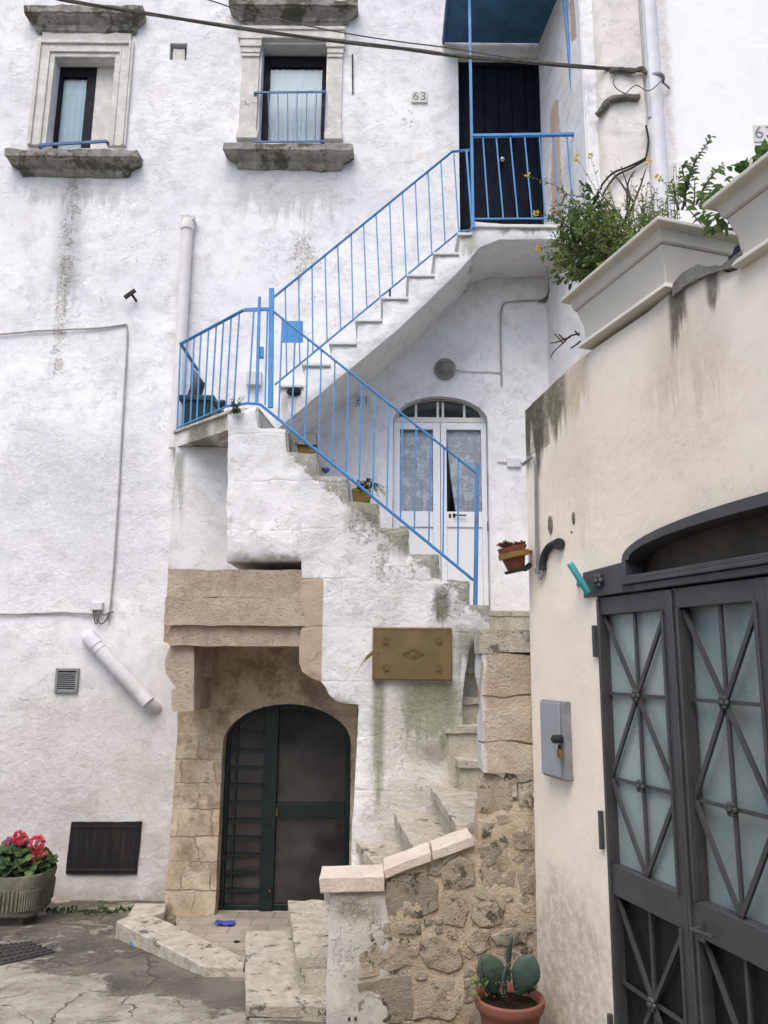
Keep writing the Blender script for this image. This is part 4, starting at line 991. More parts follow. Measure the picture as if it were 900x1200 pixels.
# pillar: cap and four dressed blocks
XPL = F_(563.5, 850)[0]
mb = MB()
for ya, yb in ((905, 872), (869.5, 816.5), (815, 766.5)):
    u0 = F_(564, (ya + yb) / 2)[0]
    mb.fbox(FPW, u0 + .004, XE, F_(600, ya)[1], F_(600, yb)[1], -.035, .22)
mb = rough_up(mb, .022, 6, 5); mb.build('pillar_blocks', M_['pillar'], par, angle=45)
mb = MB(); mb.fbox(FPW, F_(565, 850)[0] + .006, XE - .004, F_(560, 900)[1], F_(563, 768)[1], -.018, .20); mb.build('pillar_core', M_['mortar'], par)
mb = MB(); mb.fbox(FPW, F_(562, 750)[0] - .005, XE, F_(600, 765)[1], F_(600, 739)[1], -.045, .24); rough_up(mb, .012, 4, 6).build('pillar_cap', M_['step'], par, angle=45)
# cap stones: one level, two climbing
def cap(p0, p1, q0, q1, w0=-.035, w1=.22):
    q = MB(); f4 = [F_(*p0), F_(*p1), F_(*q1), F_(*q0)]
    q.prism(FPW, f4, w0, w1); return rough_up(q, .005, 3, 7).build('cap_stone', M_['capstone'], par, angle=35, bevel=.006)
cap((376, 1045), (451, 1043), (374, 1027), (450, 1024)); cap((452.5, 1028), (505.5, 1008), (449, 1017), (504, 996)); cap((507, 1007), (556, 990), (506, 995), (552, 978))
# ================================================================== KERB STONES
def kerb(pts, z0, z1, label):
    q = MB(); v = [PZ(x, y, z1) for x, y in pts]; q.hexa([(a.x, a.y, z0) for a in v], v)
    o = rough_up(q, .008, 4, 6).build('kerb_stone', M_['step'], None, angle=40, bevel=.008); tag(o, label, 'kerb', 'kerb stones before the cellar door')
kerb([(136, 1079), (152, 1073), (180, 1073), (287, 1122), (285, 1133), (241, 1133)], -.12, .12, 'long worn kerb stone running slantwise across the foot of the forecourt')
kerb([(150, 1071.5), (158, 1059), (196, 1058), (192, 1069), (180, 1072)], -.12, .13, 'short kerb stone against the white wall at the end of the long one')
# ================================================================== RAILINGS
def rail_thing(label, loc): return thing('stair_railing', label, 'railing', loc, 'sky blue iron railings')
def balusters(par, pairs, at, w=.013):
    for (a, b) in pairs:
        q = MB(); q.bar(at(*a), at(*b), w); q.build('baluster', M_['blue'], par)
lerp = lambda a, b, t: (a[0] + (b[0] - a[0]) * t, a[1] + (b[1] - a[1]) * t)
def on(l0, l1, x): t = (x - l0[0]) / (l1[0] - l0[0]); return (x, l0[1] + (l1[1] - l0[1]) * t)
# second flight, in the front plane
Y2 = YA + .035; at = lambda x, y: P(x, y, Y2)
t = rail_thing('blue railing falling from the left landing to the rusty post before the white door', at(557, 708))
T0, T1, B0, B1 = (318, 363), (560, 556), (306, 474), (555, 680)
mb = MB(); mb.bar(at(*T0), at(*T1), .034, .014, (0, 1, 0)); mb.build('handrail', M_['blue'], t, bevel=.003)
mb = MB(); mb.tube([at(303, 473.5), at(306, 474.5), at(*B1)], .013, 6); mb.build('bottom_rail', M_['blue'], t)
c6 = lambda x: 300 + x / 2.647
balusters(t, [(on(T0, T1, c6(a)), on(B0, B1, c6(b))) for a, b in zip((82, 122, 162, 203, 245, 287, 328, 370, 412, 455, 497, 541, 583, 628), (70, 110, 152, 195, 236, 279, 320, 362, 406, 448, 491, 536, 580, 626))], at)
mb = MB(); mb.bar(at(559.5, 543), at(557, 712), .034, .03); mb.build('end_post', paint('rusting_blue_paint', C(.075, .225, .47), 1.1), t, bevel=.003)
mb = MB(); mb.bar(at(318.3, 338), at(317, 478), .045, .03); mb.build('post', M_['blue'], t, bevel=.003)
# third flight
Y3 = YR + .03; at3 = lambda x, y: P(x, y, Y3)
t = rail_thing('blue railing climbing beside the upper flight to the navy door', at3(330, 470))
T0, T1, B0, B1 = (320, 349), (530, 177.5), (322, 451), (538, 271.5)
mb = MB(); mb.bar(at3(*T0), at3(*T1), .034, .014, (0, 1, 0)); mb.bar(at3(529.6, 177.6), at3(551.5, 176), .03, .014, (0, 1, 0)); mb.build('handrail', M_['blue'], t, bevel=.003)
mb = MB(); mb.bar(at3(*B0), at3(*B1), .028, .012, (0, 1, 0)); mb.bar(at3(537.7, 271.6), at3(553, 269.5), .026, .012, (0, 1, 0)); mb.build('bottom_rail', M_['blue'], t, bevel=.003)
c2 = lambda x: 240 + x / 3
balusters(t, [(on(T0, T1, c2(a)) if c2(a) < 530 else (c2(a), 176.6), on(B0, B1, c2(b))) for a, b in zip((283, 330, 377, 423, 467, 515, 558, 602, 650, 695, 740, 785, 830, 875), (288, 334, 380, 430, 478, 521, 570, 616, 660, 708, 752, 798, 845, 893))], at3)
mb = MB(); k = at3(457, 340); mb.box(k + Vector((-.01, -.015, -.09)), k + Vector((.01, .015, .0))); mb.build('strut', M_['ironrust'], t)
mb = MB()
for x, y, z in ((330.5, 355.5, 401.),): mb.hexa([at3(330.5, 376), at3(355, 376), at3(355, 401), at3(330.5, 401)], [v + Vector((0, .012, 0)) for v in (at3(330.5, 376), at3(355, 376), at3(355, 401), at3(330.5, 401))])
mb.build('plate', M_['blue'], t)
# top landing, with two tall posts to the canopy
Yt = YR - .03; att = lambda x, y: P(x, y, Yt)
t = rail_thing('blue railing round the top landing with tall posts up to the canopy', att(600, 256))
mb = MB(); mb.bar(att(551.5, 159.5), att(679, 157.5), .036, .03, (0, 1, 0)); mb.build('handrail', M_['blue'], t, bevel=.003)
mb = MB(); mb.bar(att(553, 256.5), att(652, 256), .016, .012, (0, 1, 0)); mb.build('bottom_rail', M_['blue'], t)
c3 = lambda x: 500 + x / 2.25
balusters(t, [((c3(a), 159), (c3(b), 256.3)) for a, b in zip((148, 183, 220, 258, 297, 333, 370), (163, 202, 240, 278, 313, 350, 388))], att)
balusters(t, [((546.5, 176), (553.5, 269))], att, .018)
z9 = 9.24
for x0, y0, x1, y1 in ((550, 0, 554.5, 268), (661.5, 0, 674.5, 157)):
    a, b = att(x0, y0), att(x1, y1); a = b + (a - b) * ((z9 - b.z) / (a.z - b.z)); mb = MB(); mb.bar(a, b, .028); mb.build('post', M_['blue'], t, bevel=.003)
# left landing
t = rail_thing('blue railing round the slanting end of the left landing', P(250, 490, 6.7))
A0, B0 = (Af.x + .02, Af.y), (An.x + .02, An.y)
av = lambda x, y: PV(x, y, A0, B0)
mb = MB(); pts = [av(211.5, 403), av(271, 370.5), av(286, 363.2)]
mb.bar(pts[0], pts[2], .034, .014); mb.bar(pts[2], at(313, 362.3), .034, .014); mb.bar(at(312.5, 362.3), at(319, 364), .034, .014); mb.build('handrail', M_['blue'], t, bevel=.003)
mb = MB(); mb.bar(av(207.5, 501.5), av(266, 476), .016, .01); mb.tube([av(266, 476), at(290, 472.5), at(303, 473.5)], .012, 6); mb.build('bottom_rail', M_['blue'], t)
balusters(t, list(zip([(211.6, 403), (219, 399.5), (227.6, 395.5), (235.5, 391), (244.6, 386), (253.6, 380.5), (262, 376), (271, 371), (280.5, 366.5)], [(207.5, 503), (214.7, 499), (223, 495), (230.5, 491.5), (239, 487.5), (247.5, 483.5), (256, 479.5), (265, 476), (274, 473)])), av)
balusters(t, [((297.6, 363.5), (291, 473)), ((313.5, 363.5), (310.6, 474))], at)
mb = MB(); a = av(212, 403); b = P(231, 437, YM - .02); b = Vector((a.x, YM - .02, a.z)); mb.bar(a, b, .03, .014, (1, 0, 0)); mb.build('return_rail', M_['bluedark'], t)
for f in (.3, .62):
    q = MB(); q.bar(a.lerp(b, f), Vector((a.x, a.lerp(b, f).y, ZL1)), .013); q.build('baluster', M_['blue'], t)
mb = MB(); mb.bar(at(304.2, 348), at(300.6, 474), .026, .02); mb.build('post', M_['blue'], t, bevel=.003)
mb = MB(); mb.hexa([at(303, 406), at(308.5, 406), at(308.5, 418.5), at(303, 418.5)], [v + Vector((0, .04, 0)) for v in (at(303, 406), at(308.5, 406), at(308.5, 418.5), at(303, 418.5))]); mb.build('latch', M_['blue'], t)

# ================================================================== CANOPY
ca, cb = P(518, 50, YM - .02), P(645, 49, YM - .02)
t = thing('canopy', 'dark blue sheet metal canopy over the navy door', 'canopy', ((ca.x + cb.x) / 2, 7.3, ca.z))
zc = ca.z
mb = MB(); mb.hexa([(ca.x, YM - .02, zc), (cb.x, YM - .02, zc), (cb.x - .02, 6.75, zc + .06), (ca.x, 6.75, zc + .06)], [(ca.x, YM - .02, zc + .05), (cb.x, YM - .02, zc + .05), (cb.x - .02, 6.75, zc + .11), (ca.x, 6.75, zc + .11)])
mb.build('sheet', simple('weathered_blue_sheet', C(.055, .15, .27), .6, .3, .35, 5, .2), t, bevel=.004)
mb = MB()
for x in (ca.x + .015, cb.x - .03): mb.bar((x, YM - .03, zc - .02), (x - .0, 6.8, zc + .035), .03, .03)
mb.build('frame', M_['bluedark'], t, bevel=.004)
mb = MB(); mb.bar((cb.x + .05, YM - .03, zc - .06), (cb.x + .05, 6.9, zc + .03), .06, .05); mb.build('bracket', simple('old_timber', C(.26, .22, .17), .85, .1, .3, 9, .3), t)

# ================================================================== PEACH HOUSE WITH THE GATE
ph = thing('peach_house', 'peach rendered house side with an anthracite glazed gate and streaked top edge', 'house', (2, 3, .2))
def rp(x, y, w=0): return RW.px(x, y, w)
top = [(614.5, 481), (635, 461.5), (656, 442), (677, 423), (700, 405), (760, 352), (795, 333), (805, 322), (822, 312.5), (840, 312), (850, 318), (862, 316), (900, 288), (1080, 150)]
uE = rp(614.5, 600)[0]
topuv = [rp(x, y) for x, y in top]
zt = rp(677, 421)[1]
topuv = [(u, (v if i < 3 or 5 < i < 12 else zt)) for i, (u, v) in enumerate(topuv)]
topuv = [(u, v) for u, v in topuv if u < 2.6] + [(2.6, zt)]
gL, gTop = rp(699, 712)[0], rp(699, 700)[1]
uM = rp(791, 815)[0]
lb = rp(686, 700)      # lintel foot, left end
ua0 = rp(731, 660)[0]; uc = rp(905, 640)[0] + .02; uA1 = 2 * uc - ua0
zs0, zs1 = rp(733, 657)[1], rp(893, 579)[1]
gR = gL + (uA1 - ua0) + 2 * (ua0 - gL)
hole = [(gL, -.2), (gR, -.2), (gR, gTop + .03)] + [(uA1, zs0)]
for i in range(1, 16): 
    a_ = math.pi * i / 16; hole.append((uc + (uA1 - ua0) / 2 * math.cos(a_), zs0 + (zs1 - zs0) * math.sin(a_) ** .85))
hole += [(ua0, zs0), (ua0, zs0 - .03), (gL, gTop + .03)]
mb = MB(); slab(mb, RW, [(uE, -.3), (5.5, -.3), (5.5, zt)] + topuv[::-1], [hole], depth=.32, step=.07, amp=.004, ns=1.2, rough=.006, seed=31, back=True, edge_round=.005)
mb.build('wall', M_['peach'], ph, angle=45)
mb = MB(); pr = [topuv[3]] + [topuv[i] for i in range(7, 13)]
cz = [rp(x, y) for x, y in ((793, 334), (804, 322), (822, 311.5), (840, 311), (851, 317), (864, 315))]
mb.prism(RW, [(cz[0][0] - .03, zt - .02)] + cz + [(cz[-1][0] + .1, zt + .012), (cz[-1][0] + .1, zt - .03)], -.018, .30); rough_up(mb, .014, 4, 7).build('coping', M_['cap'], ph, angle=40)
mb = MB(); c4 = [RW.p(uE, 0, .30), RW.p(5.5, 0, .30), RW.p(5.5, 0, 4.2), RW.p(uE + 1.2, 0, 4.2)]
mb.hexa([(v.x, v.y, zt - .45) for v in c4], [(v.x, v.y, zt - .25) for v in c4]); mb.build('terrace_floor', M_['cap'], ph)
mb = MB(); c4 = [RW.p(uE + .003, 0, .30), RW.p(uE + .003, 0, .6), RW.p(uE + .25, 0, .6), RW.p(uE + .25, 0, .30)]
mb.hexa([(v.x, v.y, -.2) for v in c4], [(v.x, v.y, zt - .3) for v in c4]); mb.build('end_wall', M_['peach'], ph)
# lintel of dark steel with rosette, arched rim, tympanum
mb = MB(); u1_ = gR + (gL - lb[0])
mb.prism(RW, [(lb[0], rp(686, 671)[1]), (ua0 + .005, rp(686, 671)[1] + .015), (ua0 + .005, gTop + .004), (lb[0], gTop + .004)], -.012, .03)
mb.fbox(RW, ua0 + .006, u1_, gTop + .004, rp(735, 686)[1], -.012, .03)
mb.fbox(RW, ua0 + .008, u1_, rp(735, 686)[1] + .001, rp(735, 681)[1], -.03, .12); mb.fbox(RW, ua0 + .008, u1_, rp(735, 681)[1] + .001, rp(735, 675)[1], -.012, .14)
mb.build('gate_lintel', M_['gate'], ph, bevel=.004)
mb = MB(); n = 24; ar = []
for i in range(n + 1):
    a_ = math.pi * (1 - i / n); u_ = uc + (uA1 - ua0) / 2 * math.cos(a_); z_ = zs0 + (zs1 - zs0) * math.sin(a_) ** .85
    k = 1 - .055 / ((uA1 - ua0) / 2); ui = uc + (uA1 - ua0) / 2 * k * math.cos(a_); zi = zs0 + (zs1 - zs0 - .05) * math.sin(a_) ** .85
    ar.append([RW.p(u_, z_, -.012), RW.p(ui, zi, -.012), RW.p(ui, zi, .13), RW.p(u_, z_, .13)])
mb.loft(ar); mb.fbox(RW, ua0, ua0 + .03, rp(735, 686)[1] + .004, zs0 + .01, -.0125, .1); mb.build('arch_rim', M_['gate'], ph, angle=40)
mb = MB(); mb.prism(RW, [(ua0, gTop)] + [(uc - (uA1 - ua0) / 2 * math.cos(math.pi * i / n), zs0 + (zs1 - zs0) * math.sin(math.pi * i / n) ** .85) for i in range(n + 1)] + [(uA1, gTop)], .115, .14); mb.build('tympanum', M_['tymp'], ph)
def rosette(q, u, v, w, r=.032):
    c_ = RW.p(u, v, w); 
    for k in range(6):
        a_ = k * math.pi / 3; d = RW.U * math.cos(a_) * r * .62 + Vector((0, 0, 1)) * math.sin(a_) * r * .62
        q.blob(c_ + d, r * .45, 1, 0)
    q.blob(c_ - RW.W * r * .3, r * .42, 1, 0)
mb = MB(); c_ = rp(705.5, 681); rosette(mb, c_[0], c_[1], -.025, .04); mb.build('rosette', M_['gate'], ph)
# --- gate leaves
wg = .03
zt_, z1_, z2_, zb_, zr_, z3_ = [rp(x, y, wg)[1] for x, y in ((708, 721), (711, 812.5), (716, 912), (720, 1012), (723, 1048), (728, 1152))]
z4_ = z3_ - (zr_ - z3_)
wideL = (rp(711.5, 812, wg)[0], rp(786, 818, wg)[0])
cR = rp(849.5, 823, wg)[0]; lR = rp(806, 818, wg)[0]; wideR = (lR, 2 * cR - lR)
def gate_leaf(u0, u1, label, x0, x1, glassw):
    lf = thing('gate_leaf', None, None, RW.p((u0 + u1) / 2, .2, wg)); lf.parent = ph; lf.location = lf.location - wloc(ph); lf['label'] = label
    q = MB()
    q.fbox(RW, x0, u0, .14, gTop - .004, wg - .02, wg + .04); q.fbox(RW, u1, x1, .14, gTop - .004, wg - .02, wg + .04)
    q.fbox(RW, u0, u1, zt_, gTop - .004, wg - .019, wg + .04); q.fbox(RW, u0, u1, zr_, zb_, wg - .019, wg + .04); q.fbox(RW, u0, u1, .14, z4_, wg - .019, wg + .04)
    # raised bead round the panels
    for a_, b_, c_, d_ in ((u0 - .012, u0 + .004, zb_, zt_), (u1 - .004, u1 + .012, zb_, zt_), (u0 - .012, u0 + .004, z4_, zr_), (u1 - .004, u1 + .012, z4_, zr_)): q.fbox(RW, a_, b_, c_, d_, wg - .03, wg)
    q.fbox(RW, x0 - .004, x0 + .014, .14, gTop - .01, wg - .034, wg - .018); q.fbox(RW, x1 - .016, x1 + .002, .14, gTop - .01, wg - .034, wg - .018)
    q.build('frame', M_['gate'], lf, bevel=.003)
    b = MB(); m_ = (u0 + u1) / 2; pp = lambda u, v: RW.p(u, v, wg + .004)
    def dg(a_, c_): b.bar(pp(*a_), pp(*c_), .020, .014, RW.U)
    dg((u0, zt_), (m_, z1_)); dg((u1, zt_), (m_, z1_)); dg((m_, z1_), (u0, z2_)); dg((m_, z1_), (u1, z2_)); dg((u0, z2_), (m_, zb_)); dg((u1, z2_), (m_, zb_))
    dg((u0, zr_), (m_, z3_)); dg((u1, zr_), (m_, z3_)); dg((m_, z3_), (u0, z4_)); dg((m_, z3_), (u1, z4_))
    for a_, c_ in (((m_, zt_), (m_, zb_)), ((m_, zr_), (m_, z4_))): b.bar(RW.p(*a_, wg + .012), RW.p(*c_, wg + .012), .018, .012, RW.U)
    for z_ in (z1_, z2_, z3_): b.bar(RW.p(u0, z_, wg + .016), RW.p(u1, z_, wg + .016), .016, .012, (0, 0, 1))
    b.build('bars', M_['gate'], lf)
    for z_ in (z1_, z2_, z3_): r_ = MB(); rosette(r_, m_, z_, wg - .008, .03); r_.build('rosette', M_['gate'], lf)
    p_ = MB(); p_.fbox(RW, u0 - .02, u1 + .02, zb_ - .02, zt_ + .02, glassw, glassw + .008); p_.build('pane', M_['frost'], lf)
    p_ = MB(); p_.fbox(RW, u0 - .02, u1 + .02, z4_ - .02, zr_ + .02, wg + .034, wg + .039); p_.build('lower_panel', M_['blackmesh'], lf)
    return lf
gl_ = gate_leaf(*wideL, 'narrow left gate leaf', gL + .006, uM - .004, wg + .03)
gr_ = gate_leaf(*wideR, 'broad right gate leaf standing with its glass set back', uM + .004, wideR[1] + .09, wg + .055)
mb = MB(); c_ = rp(822, 1088, wg - .02); e_ = rp(838, 1097, wg - .06)
mb.tube([RW.p(c_[0], c_[1], wg - .02), RW.p(c_[0], c_[1], wg - .07), RW.p(e_[0] + .01, e_[1], wg - .075)], .009); mb.fbox(RW, c_[0] - .02, c_[0] + .02, c_[1] - .05, c_[1] + .03, wg - .026, wg - .019); mb.build('handle', M_['gate'], gr_)
mb = MB()
for x, y0, y1 in ((698.5, 733, 770), (706, 950, 994), (717, 1188, 1230)):
    mb = MB(); a, b = rp(x, y0), rp(x, y1); mb.tube([RW.p(a[0], a[1], -.012), RW.p(a[0], b[1], -.012)], .013); mb.build('hinge', M_['gate'], ph)
mb = MB(); mb.fbox(RW, gL - .05, gR + .1, -.2, zs1 + .1, .33, .36); mb.build('dark_backing', M_['interior'], ph)
# holes in its render
mb = MB()
for x, y, rx, ry in ((645.5, 615, .024, .055), (672.5, 607, .012, .035), (670, 623.5, .006, .006)):
    c_ = rp(x, y); q = [(c_[0] + rx * math.cos(k * .524), c_[1] + ry * math.sin(k * .524)) for k in range(12)]; mb = MB(); mb.prism(RW, q, -.007, .02); mb.build('chipped_hole', simple('chip', C(.27, .225, .175), .95, .1, .4, 30, .4), ph)
# ================================================================== THINGS ON THE WALLS
def one(mb, name, mat, label, cat, group=None, **k):
    return tag(mb.build(name, mat, None, **k), label, cat, group)
# overhead cables
ends = [(40, -10), (70, -1), (160, 14), (330, 40), (480, 58), (540, 66), (680, 78), (757, 83)]
def cable_pt(x, y): 
    f = (757 - x) / 700; return P(x, y, (YB - .17) + .45 * f)
pts = bez([cable_pt(*p) for p in ends], 8)
q = MB()
for k in range(4):
    q.tube([p + Vector((0, .011 * math.cos(i * .25 + k * 1.57), .011 * math.sin(i * .25 + k * 1.57))) for i, p in enumerate(pts)], .009, 6)
one(q, 'overhead_cable', M_['cable'], 'thick twisted cable bundle sagging across the facade to the pilaster', 'cable')
q = MB(); q.tube(bez([P(x, y, 6.9 - .0) for x, y in ((225, -6), (245, 0), (300, 17), (400, 38), (470, 49), (525, 56), (600, 68), (700, 79), (755, 81))], 6), .007, 6)
one(q, 'overhead_cable', M_['cable'], 'thin single cable crossing the railed window above the thick one', 'cable')
q = MB(); q.tube(bez([P(x, y, YB - .17) for x, y in ((715, 84), (728, 81), (740, 84), (752, 80), (757, 86))], 5), .022, 6); rough_up(q, .01, 2, 20)
one(q, 'cable_clamp', M_['cable'], 'lumpy cable splice on the pilaster where the overhead cables end', 'clamp')
wr = M_['wireblack']
q = MB()
for pl_ in ([(757, 185), (752, 188), (735, 196), (718, 203), (706, 216), (704, 222)], [(757, 187), (740, 197), (722, 206), (710, 222), (706, 230)], [(757, 147), (760, 165), (757, 185)]): q.tube(bez([P(x, y, YB - .165) for x, y in pl_], 5), .010, 6)
one(q, 'wall_wire', wr, 'black wires looping out of the right house below the stained pilaster hood', 'wire')
q = MB()
for pl_ in ([(721, 88), (719, 98), (724, 105), (733, 110)], [(733, 110), (745, 100), (757, 106), (765, 104), (778, 92)]): q.tube(bez([P(x, y, YB - .22) for x, y in pl_], 6), .005, 6)
one(q, 'wall_wire', M_['cable'], 'thin wire loops hanging under the cable splice by the white drainpipe', 'wire')
q = MB(); a, b = P(756, 146, YB - .1), P(762, 178, YB - .1); q.box((a.x - .04, YB - .1, b.z), (a.x + .03, YB, a.z)); rough_up(q, .01, 2)
one(q, 'meter_niche', M_['near_black'], 'small dark wiring slot beside the white drainpipe', 'wiring')
# upright pipe at the left landing
q = MB(); a = P(220.5, 258, YM - .06); b = P(213, 410, YM - .06); q.tube([Vector((a.x, a.y, a.z)), Vector((a.x, a.y, (a.z + b.z) / 2)), Vector((a.x + .01, a.y, ZL1 + .02))], .062, 16)
t = thing('drainpipe', 'limewashed pipe stub standing on the left landing against the facade', 'pipe', (a.x, a.y, ZL1)); q.build('pipe', M_['pinkpipe'], t)
q = MB(); q.lathe((a.x, a.y, a.z - .13), [(.064, 0), (.074, .01), (.074, .1), (.066, .12)], 16); q.build('collar', M_['pinkpipe'], t)
q = MB(); q.box((a.x - .07, a.y - .05, a.z - .02), (a.x + .075, a.y + .06, a.z + .035)); rough_up(q, .015, 3, 9).build('plaster_cap', M_['surround'], t)
q = MB(); q.tube([Vector((a.x - .03, a.y - .06, a.z + .0 - .07)), Vector((a.x + .03, a.y - .06, a.z - .075))], .012); 
# T shaped iron
q = MB(); a, b = P(146, 349, YM - .10), P(158.5, 340, YM - .10); q.bar(a, b, .035, .03); m_ = a.lerp(b, .6); q.bar(m_, P(160, 353, YM), .02); 
one(q, 'iron_anchor', M_['ironrust'], 'small T shaped rusty iron anchor in the facade left of the upright pipe', 'anchor')
q = MB(); a, b = P(413, 64, YM - .01), P(413.5, 110, YM - .01); q.bar(a, b, .016, .02); rough_up(q, .004, 3, 12)
one(q, 'iron_strip', M_['ironrust'], 'thin rusty iron strip let into the facade right of the railed window', 'strip')
# number plates
def plate(x0, x1, y0, y1, fr, s, label, size, w=-.012, tilt=0):
    u0, u1, v0, v1 = bx(x0, x1, y0, y1, fr); t = thing('number_plate', label, 'house number', fr.p((u0 + u1) / 2, v0, 0))
    q = MB(); q.fbox(fr, u0, u1, v0, v1, w, .03); q.build('tile', M_['plaque'], t, bevel=.004)
    text('number', s, size * (v1 - v0), fr, (u0 + u1) / 2, (v0 + v1) / 2, w - .001, M_['plaquenum'], t, .001, 1.15)
    return t
plate(482.5, 500.5, 107.5, 121, FM, '63', 'house number tile 63 on the facade between railed window and navy door', 1.0, -.016)
plate(417, 433, 464, 477, FM, '61', 'worn house number tile 61 under the upper flight', 1.0, -.016)
plate(882.5, 908, 147, 167, FB, '67', 'house number tile 67 on the clean white wall at the right edge', 1.0, -.012)
# left wall cables and junction box
def wire(pts, Y, r, jit=.006, n=6):
    q = MB(); pp = bez([P(x, y, Y) for x, y in pts], n); q.tube([p + Vector((0, 0, jit * mnoise.noise(Vector((p.x * 6, p.z * 6, 1))))) for p in pp], r, 6); return q
q = wire([(-12, 393), (30, 389), (80, 386), (120, 384), (148, 380)], YM - .02, .010); q2 = wire([(148.5, 381), (149, 400), (145, 470), (140, 560), (135, 640), (131, 690), (129, 712), (127, 728)], YM - .02, .010); q.add(q2.v, q2.f)
one(q, 'wall_cable', M_['wirewhite'], 'limewashed cable running along the left wall and down to the junction box', 'cable')
q = wire([(-12, 720), (30, 719), (70, 718), (108, 719.5)], YM - .02, .011)
one(q, 'wall_cable', M_['wirewhite'], 'low level cable running from the left edge to the junction box', 'cable')
t = thing('junction_box', 'small white junction box with dangling wire ends above the slanting pipe', 'junction box', P(114, 714, YM))
q = MB(); u0, u1, v0, v1 = bx(106.5, 120, 705.5, 715, FM, -.05); q.fbox(FM, u0, u1, v0, v1, -.06, .02); q.build('cover', M_['pvc'], t, bevel=.006)
q = MB()
for a in ([(109, 714), (110, 722), (112, 731), (115, 727), (116, 718)], [(112, 715), (113, 726), (119, 731), (124, 727), (127, 720)], [(117, 716), (121, 721), (128, 718), (133, 717)]): q.tube(bez([P(x, y, YM - .04) for x, y in a], 5), .007, 6)
q.build('wires', M_['cable'], t)
# slanting pvc pipe
a, b = P(103, 747, YM - .075), P(178, 828, YM - .075); d = (b - a).normalized(); L = (b - a).length
t = thing('pvc_pipe', 'short white pvc pipe slanting across the left wall', 'pipe', P(140, 790, YM))
q = MB(); q.tube([a, b - d * .10, b - d * .02 + Vector((0, .03, 0)), b + Vector((.02, .10, -.02))], .066, 18); q.build('pipe', M_['pvc'], t)
q = MB(); q.tube([a - d * .01 + Vector((-.01, .07, .01)), a + d * .02, a + d * .12], .072, 18); q.tube([a + d * .165, a + d * .18], .071, 18); q.build('socket', M_['pvc'], t)
q = MB(); q.tube([b - d * .16, b - d * .05], .072, 18); q.build('socket', M_['pvc'], t)
# ventilation grille
u0, u1, v0, v1 = bx(65.5, 92.5, 783, 812, FM)
t = thing('vent_grille', 'square grey louvred vent grille in the left wall', 'vent', FM.p((u0 + u1) / 2, v0, 0))
frame_mb(FM, (u0, u1, v0, v1), .028, -.03, .02).build('frame', M_['greymetal'], t, bevel=.004)
q = MB(); n = 9
for i in range(n):
    z_ = v0 + .03 + (v1 - v0 - .06) * (i + .5) / n; q.hexa([FM.p(u0 + .026, z_ - .012, -.026), FM.p(u1 - .026, z_ - .012, -.026), FM.p(u1 - .026, z_ + .006, .004), FM.p(u0 + .026, z_ + .006, .004)], [FM.p(u0 + .026, z_ - .009, -.026), FM.p(u1 - .026, z_ - .009, -.026), FM.p(u1 - .026, z_ + .009, .004), FM.p(u0 + .026, z_ + .009, .004)])
q.build('louvres', M_['greymetal'], t)
q = MB(); q.fbox(FM, u0 + .02, u1 - .02, v0 + .02, v1 - .02, -.012, .01); q.build('backing', M_['near_black'], t)
# black iron hatch
u0, u1, v0, v1 = bx(81.5, 163, 963, 1023.5, FM)
t = thing('iron_hatch', 'black iron hatch plate low in the left wall above the kerb', 'hatch', FM.p((u0 + u1) / 2, v0, 0))
q = MB(); q.prism(FM, [(u0 - .012, v0 - .004), (u1 - .004, v0), (u1 + .016, v1 + .006), (u0 + .002, v1 - .002)], -.016, .02); rough_up(q, .004, 3, 8).build('plate', M_['hatch'], t)
q = MB(); q.fbox(FM, u0 + .02, u1 - .02, v1 - .045, v1 - .035, -.024, -.01); q.build('strap', M_['ironrust'], t); q = MB(); q.fbox(FM, u0 - .0, u1 - .01, v0 + .025, v0 + .045, -.022, -.01); q.build('strap', M_['ironrust'], t)
# switch box and little wires on the facade by the left landing
u0, u1, v0, v1 = bx(290, 307, 437, 453, FM); q = MB(); q.fbox(FM, u0, u1, v0, v1, -.06, .02)
one(q, 'switch_box', simple('ivory_box', C(.62, .60, .52), .6, .3, .1, 9, .05), 'ivory switch box on the facade behind the left landing rail', 'switch box', bevel=.006)
# bulkhead lamp, its wire and the conduit
c_ = P(521.5, 432, YM - .02)
t = thing('bulkhead_lamp', 'round grey bulkhead lamp over the white double door', 'lamp', c_)
q = MB(); q.lathe(c_ + Vector((0, .04, 0)), [(.115, 0), (.115, .05), (.10, .065), (.088, .07)], 28, (0, -1, 0)); q.build('rim', M_['greymetal'], t)
q = MB(); q.lathe(c_ + Vector((0, .02, 0)), [(.09, .04), (.084, .075), (.06, .10), (.03, .112), (.0, .115)], 24, (0, -1, 0)); q.build('diffuser', M_['lamp'], t)
q = MB()
for k in (-.045, 0, .045): q.tube([c_ + Vector((-.09, -.06, k)), c_ + Vector((-.05, -.09, k)), c_ + Vector((.05, -.09, k)), c_ + Vector((.09, -.06, k))], .006, 6)
q.build('guard', M_['greymetal'], t)
q = wire([(533, 433.5), (550, 435.5), (570, 436), (588, 437)], YM - .012, .005)
one(q, 'lamp_wire', M_['wirewhite'], 'thin wire from the round lamp to the conduit at its right', 'wire')
q = wire([(640, 352), (625, 352), (605, 353), (592, 355), (588, 362), (587, 380), (587, 410), (588, 452)], YM - .014, .010)
one(q, 'wall_conduit', M_['wirewhite'], 'limewashed conduit bending down the wall under the top landing', 'conduit')
q = MB(); rnd = random.Random(9)
for k in range(5): q.tube(bez([P(642 + rnd.uniform(-3, 3), 325, YM - .06), P(646 + rnd.uniform(-3, 3), 338 + k, YM - .09), P(640, 350 + rnd.uniform(-3, 3), YM - .04), P(632, 353, YM - .03)], 4), .008, 5)
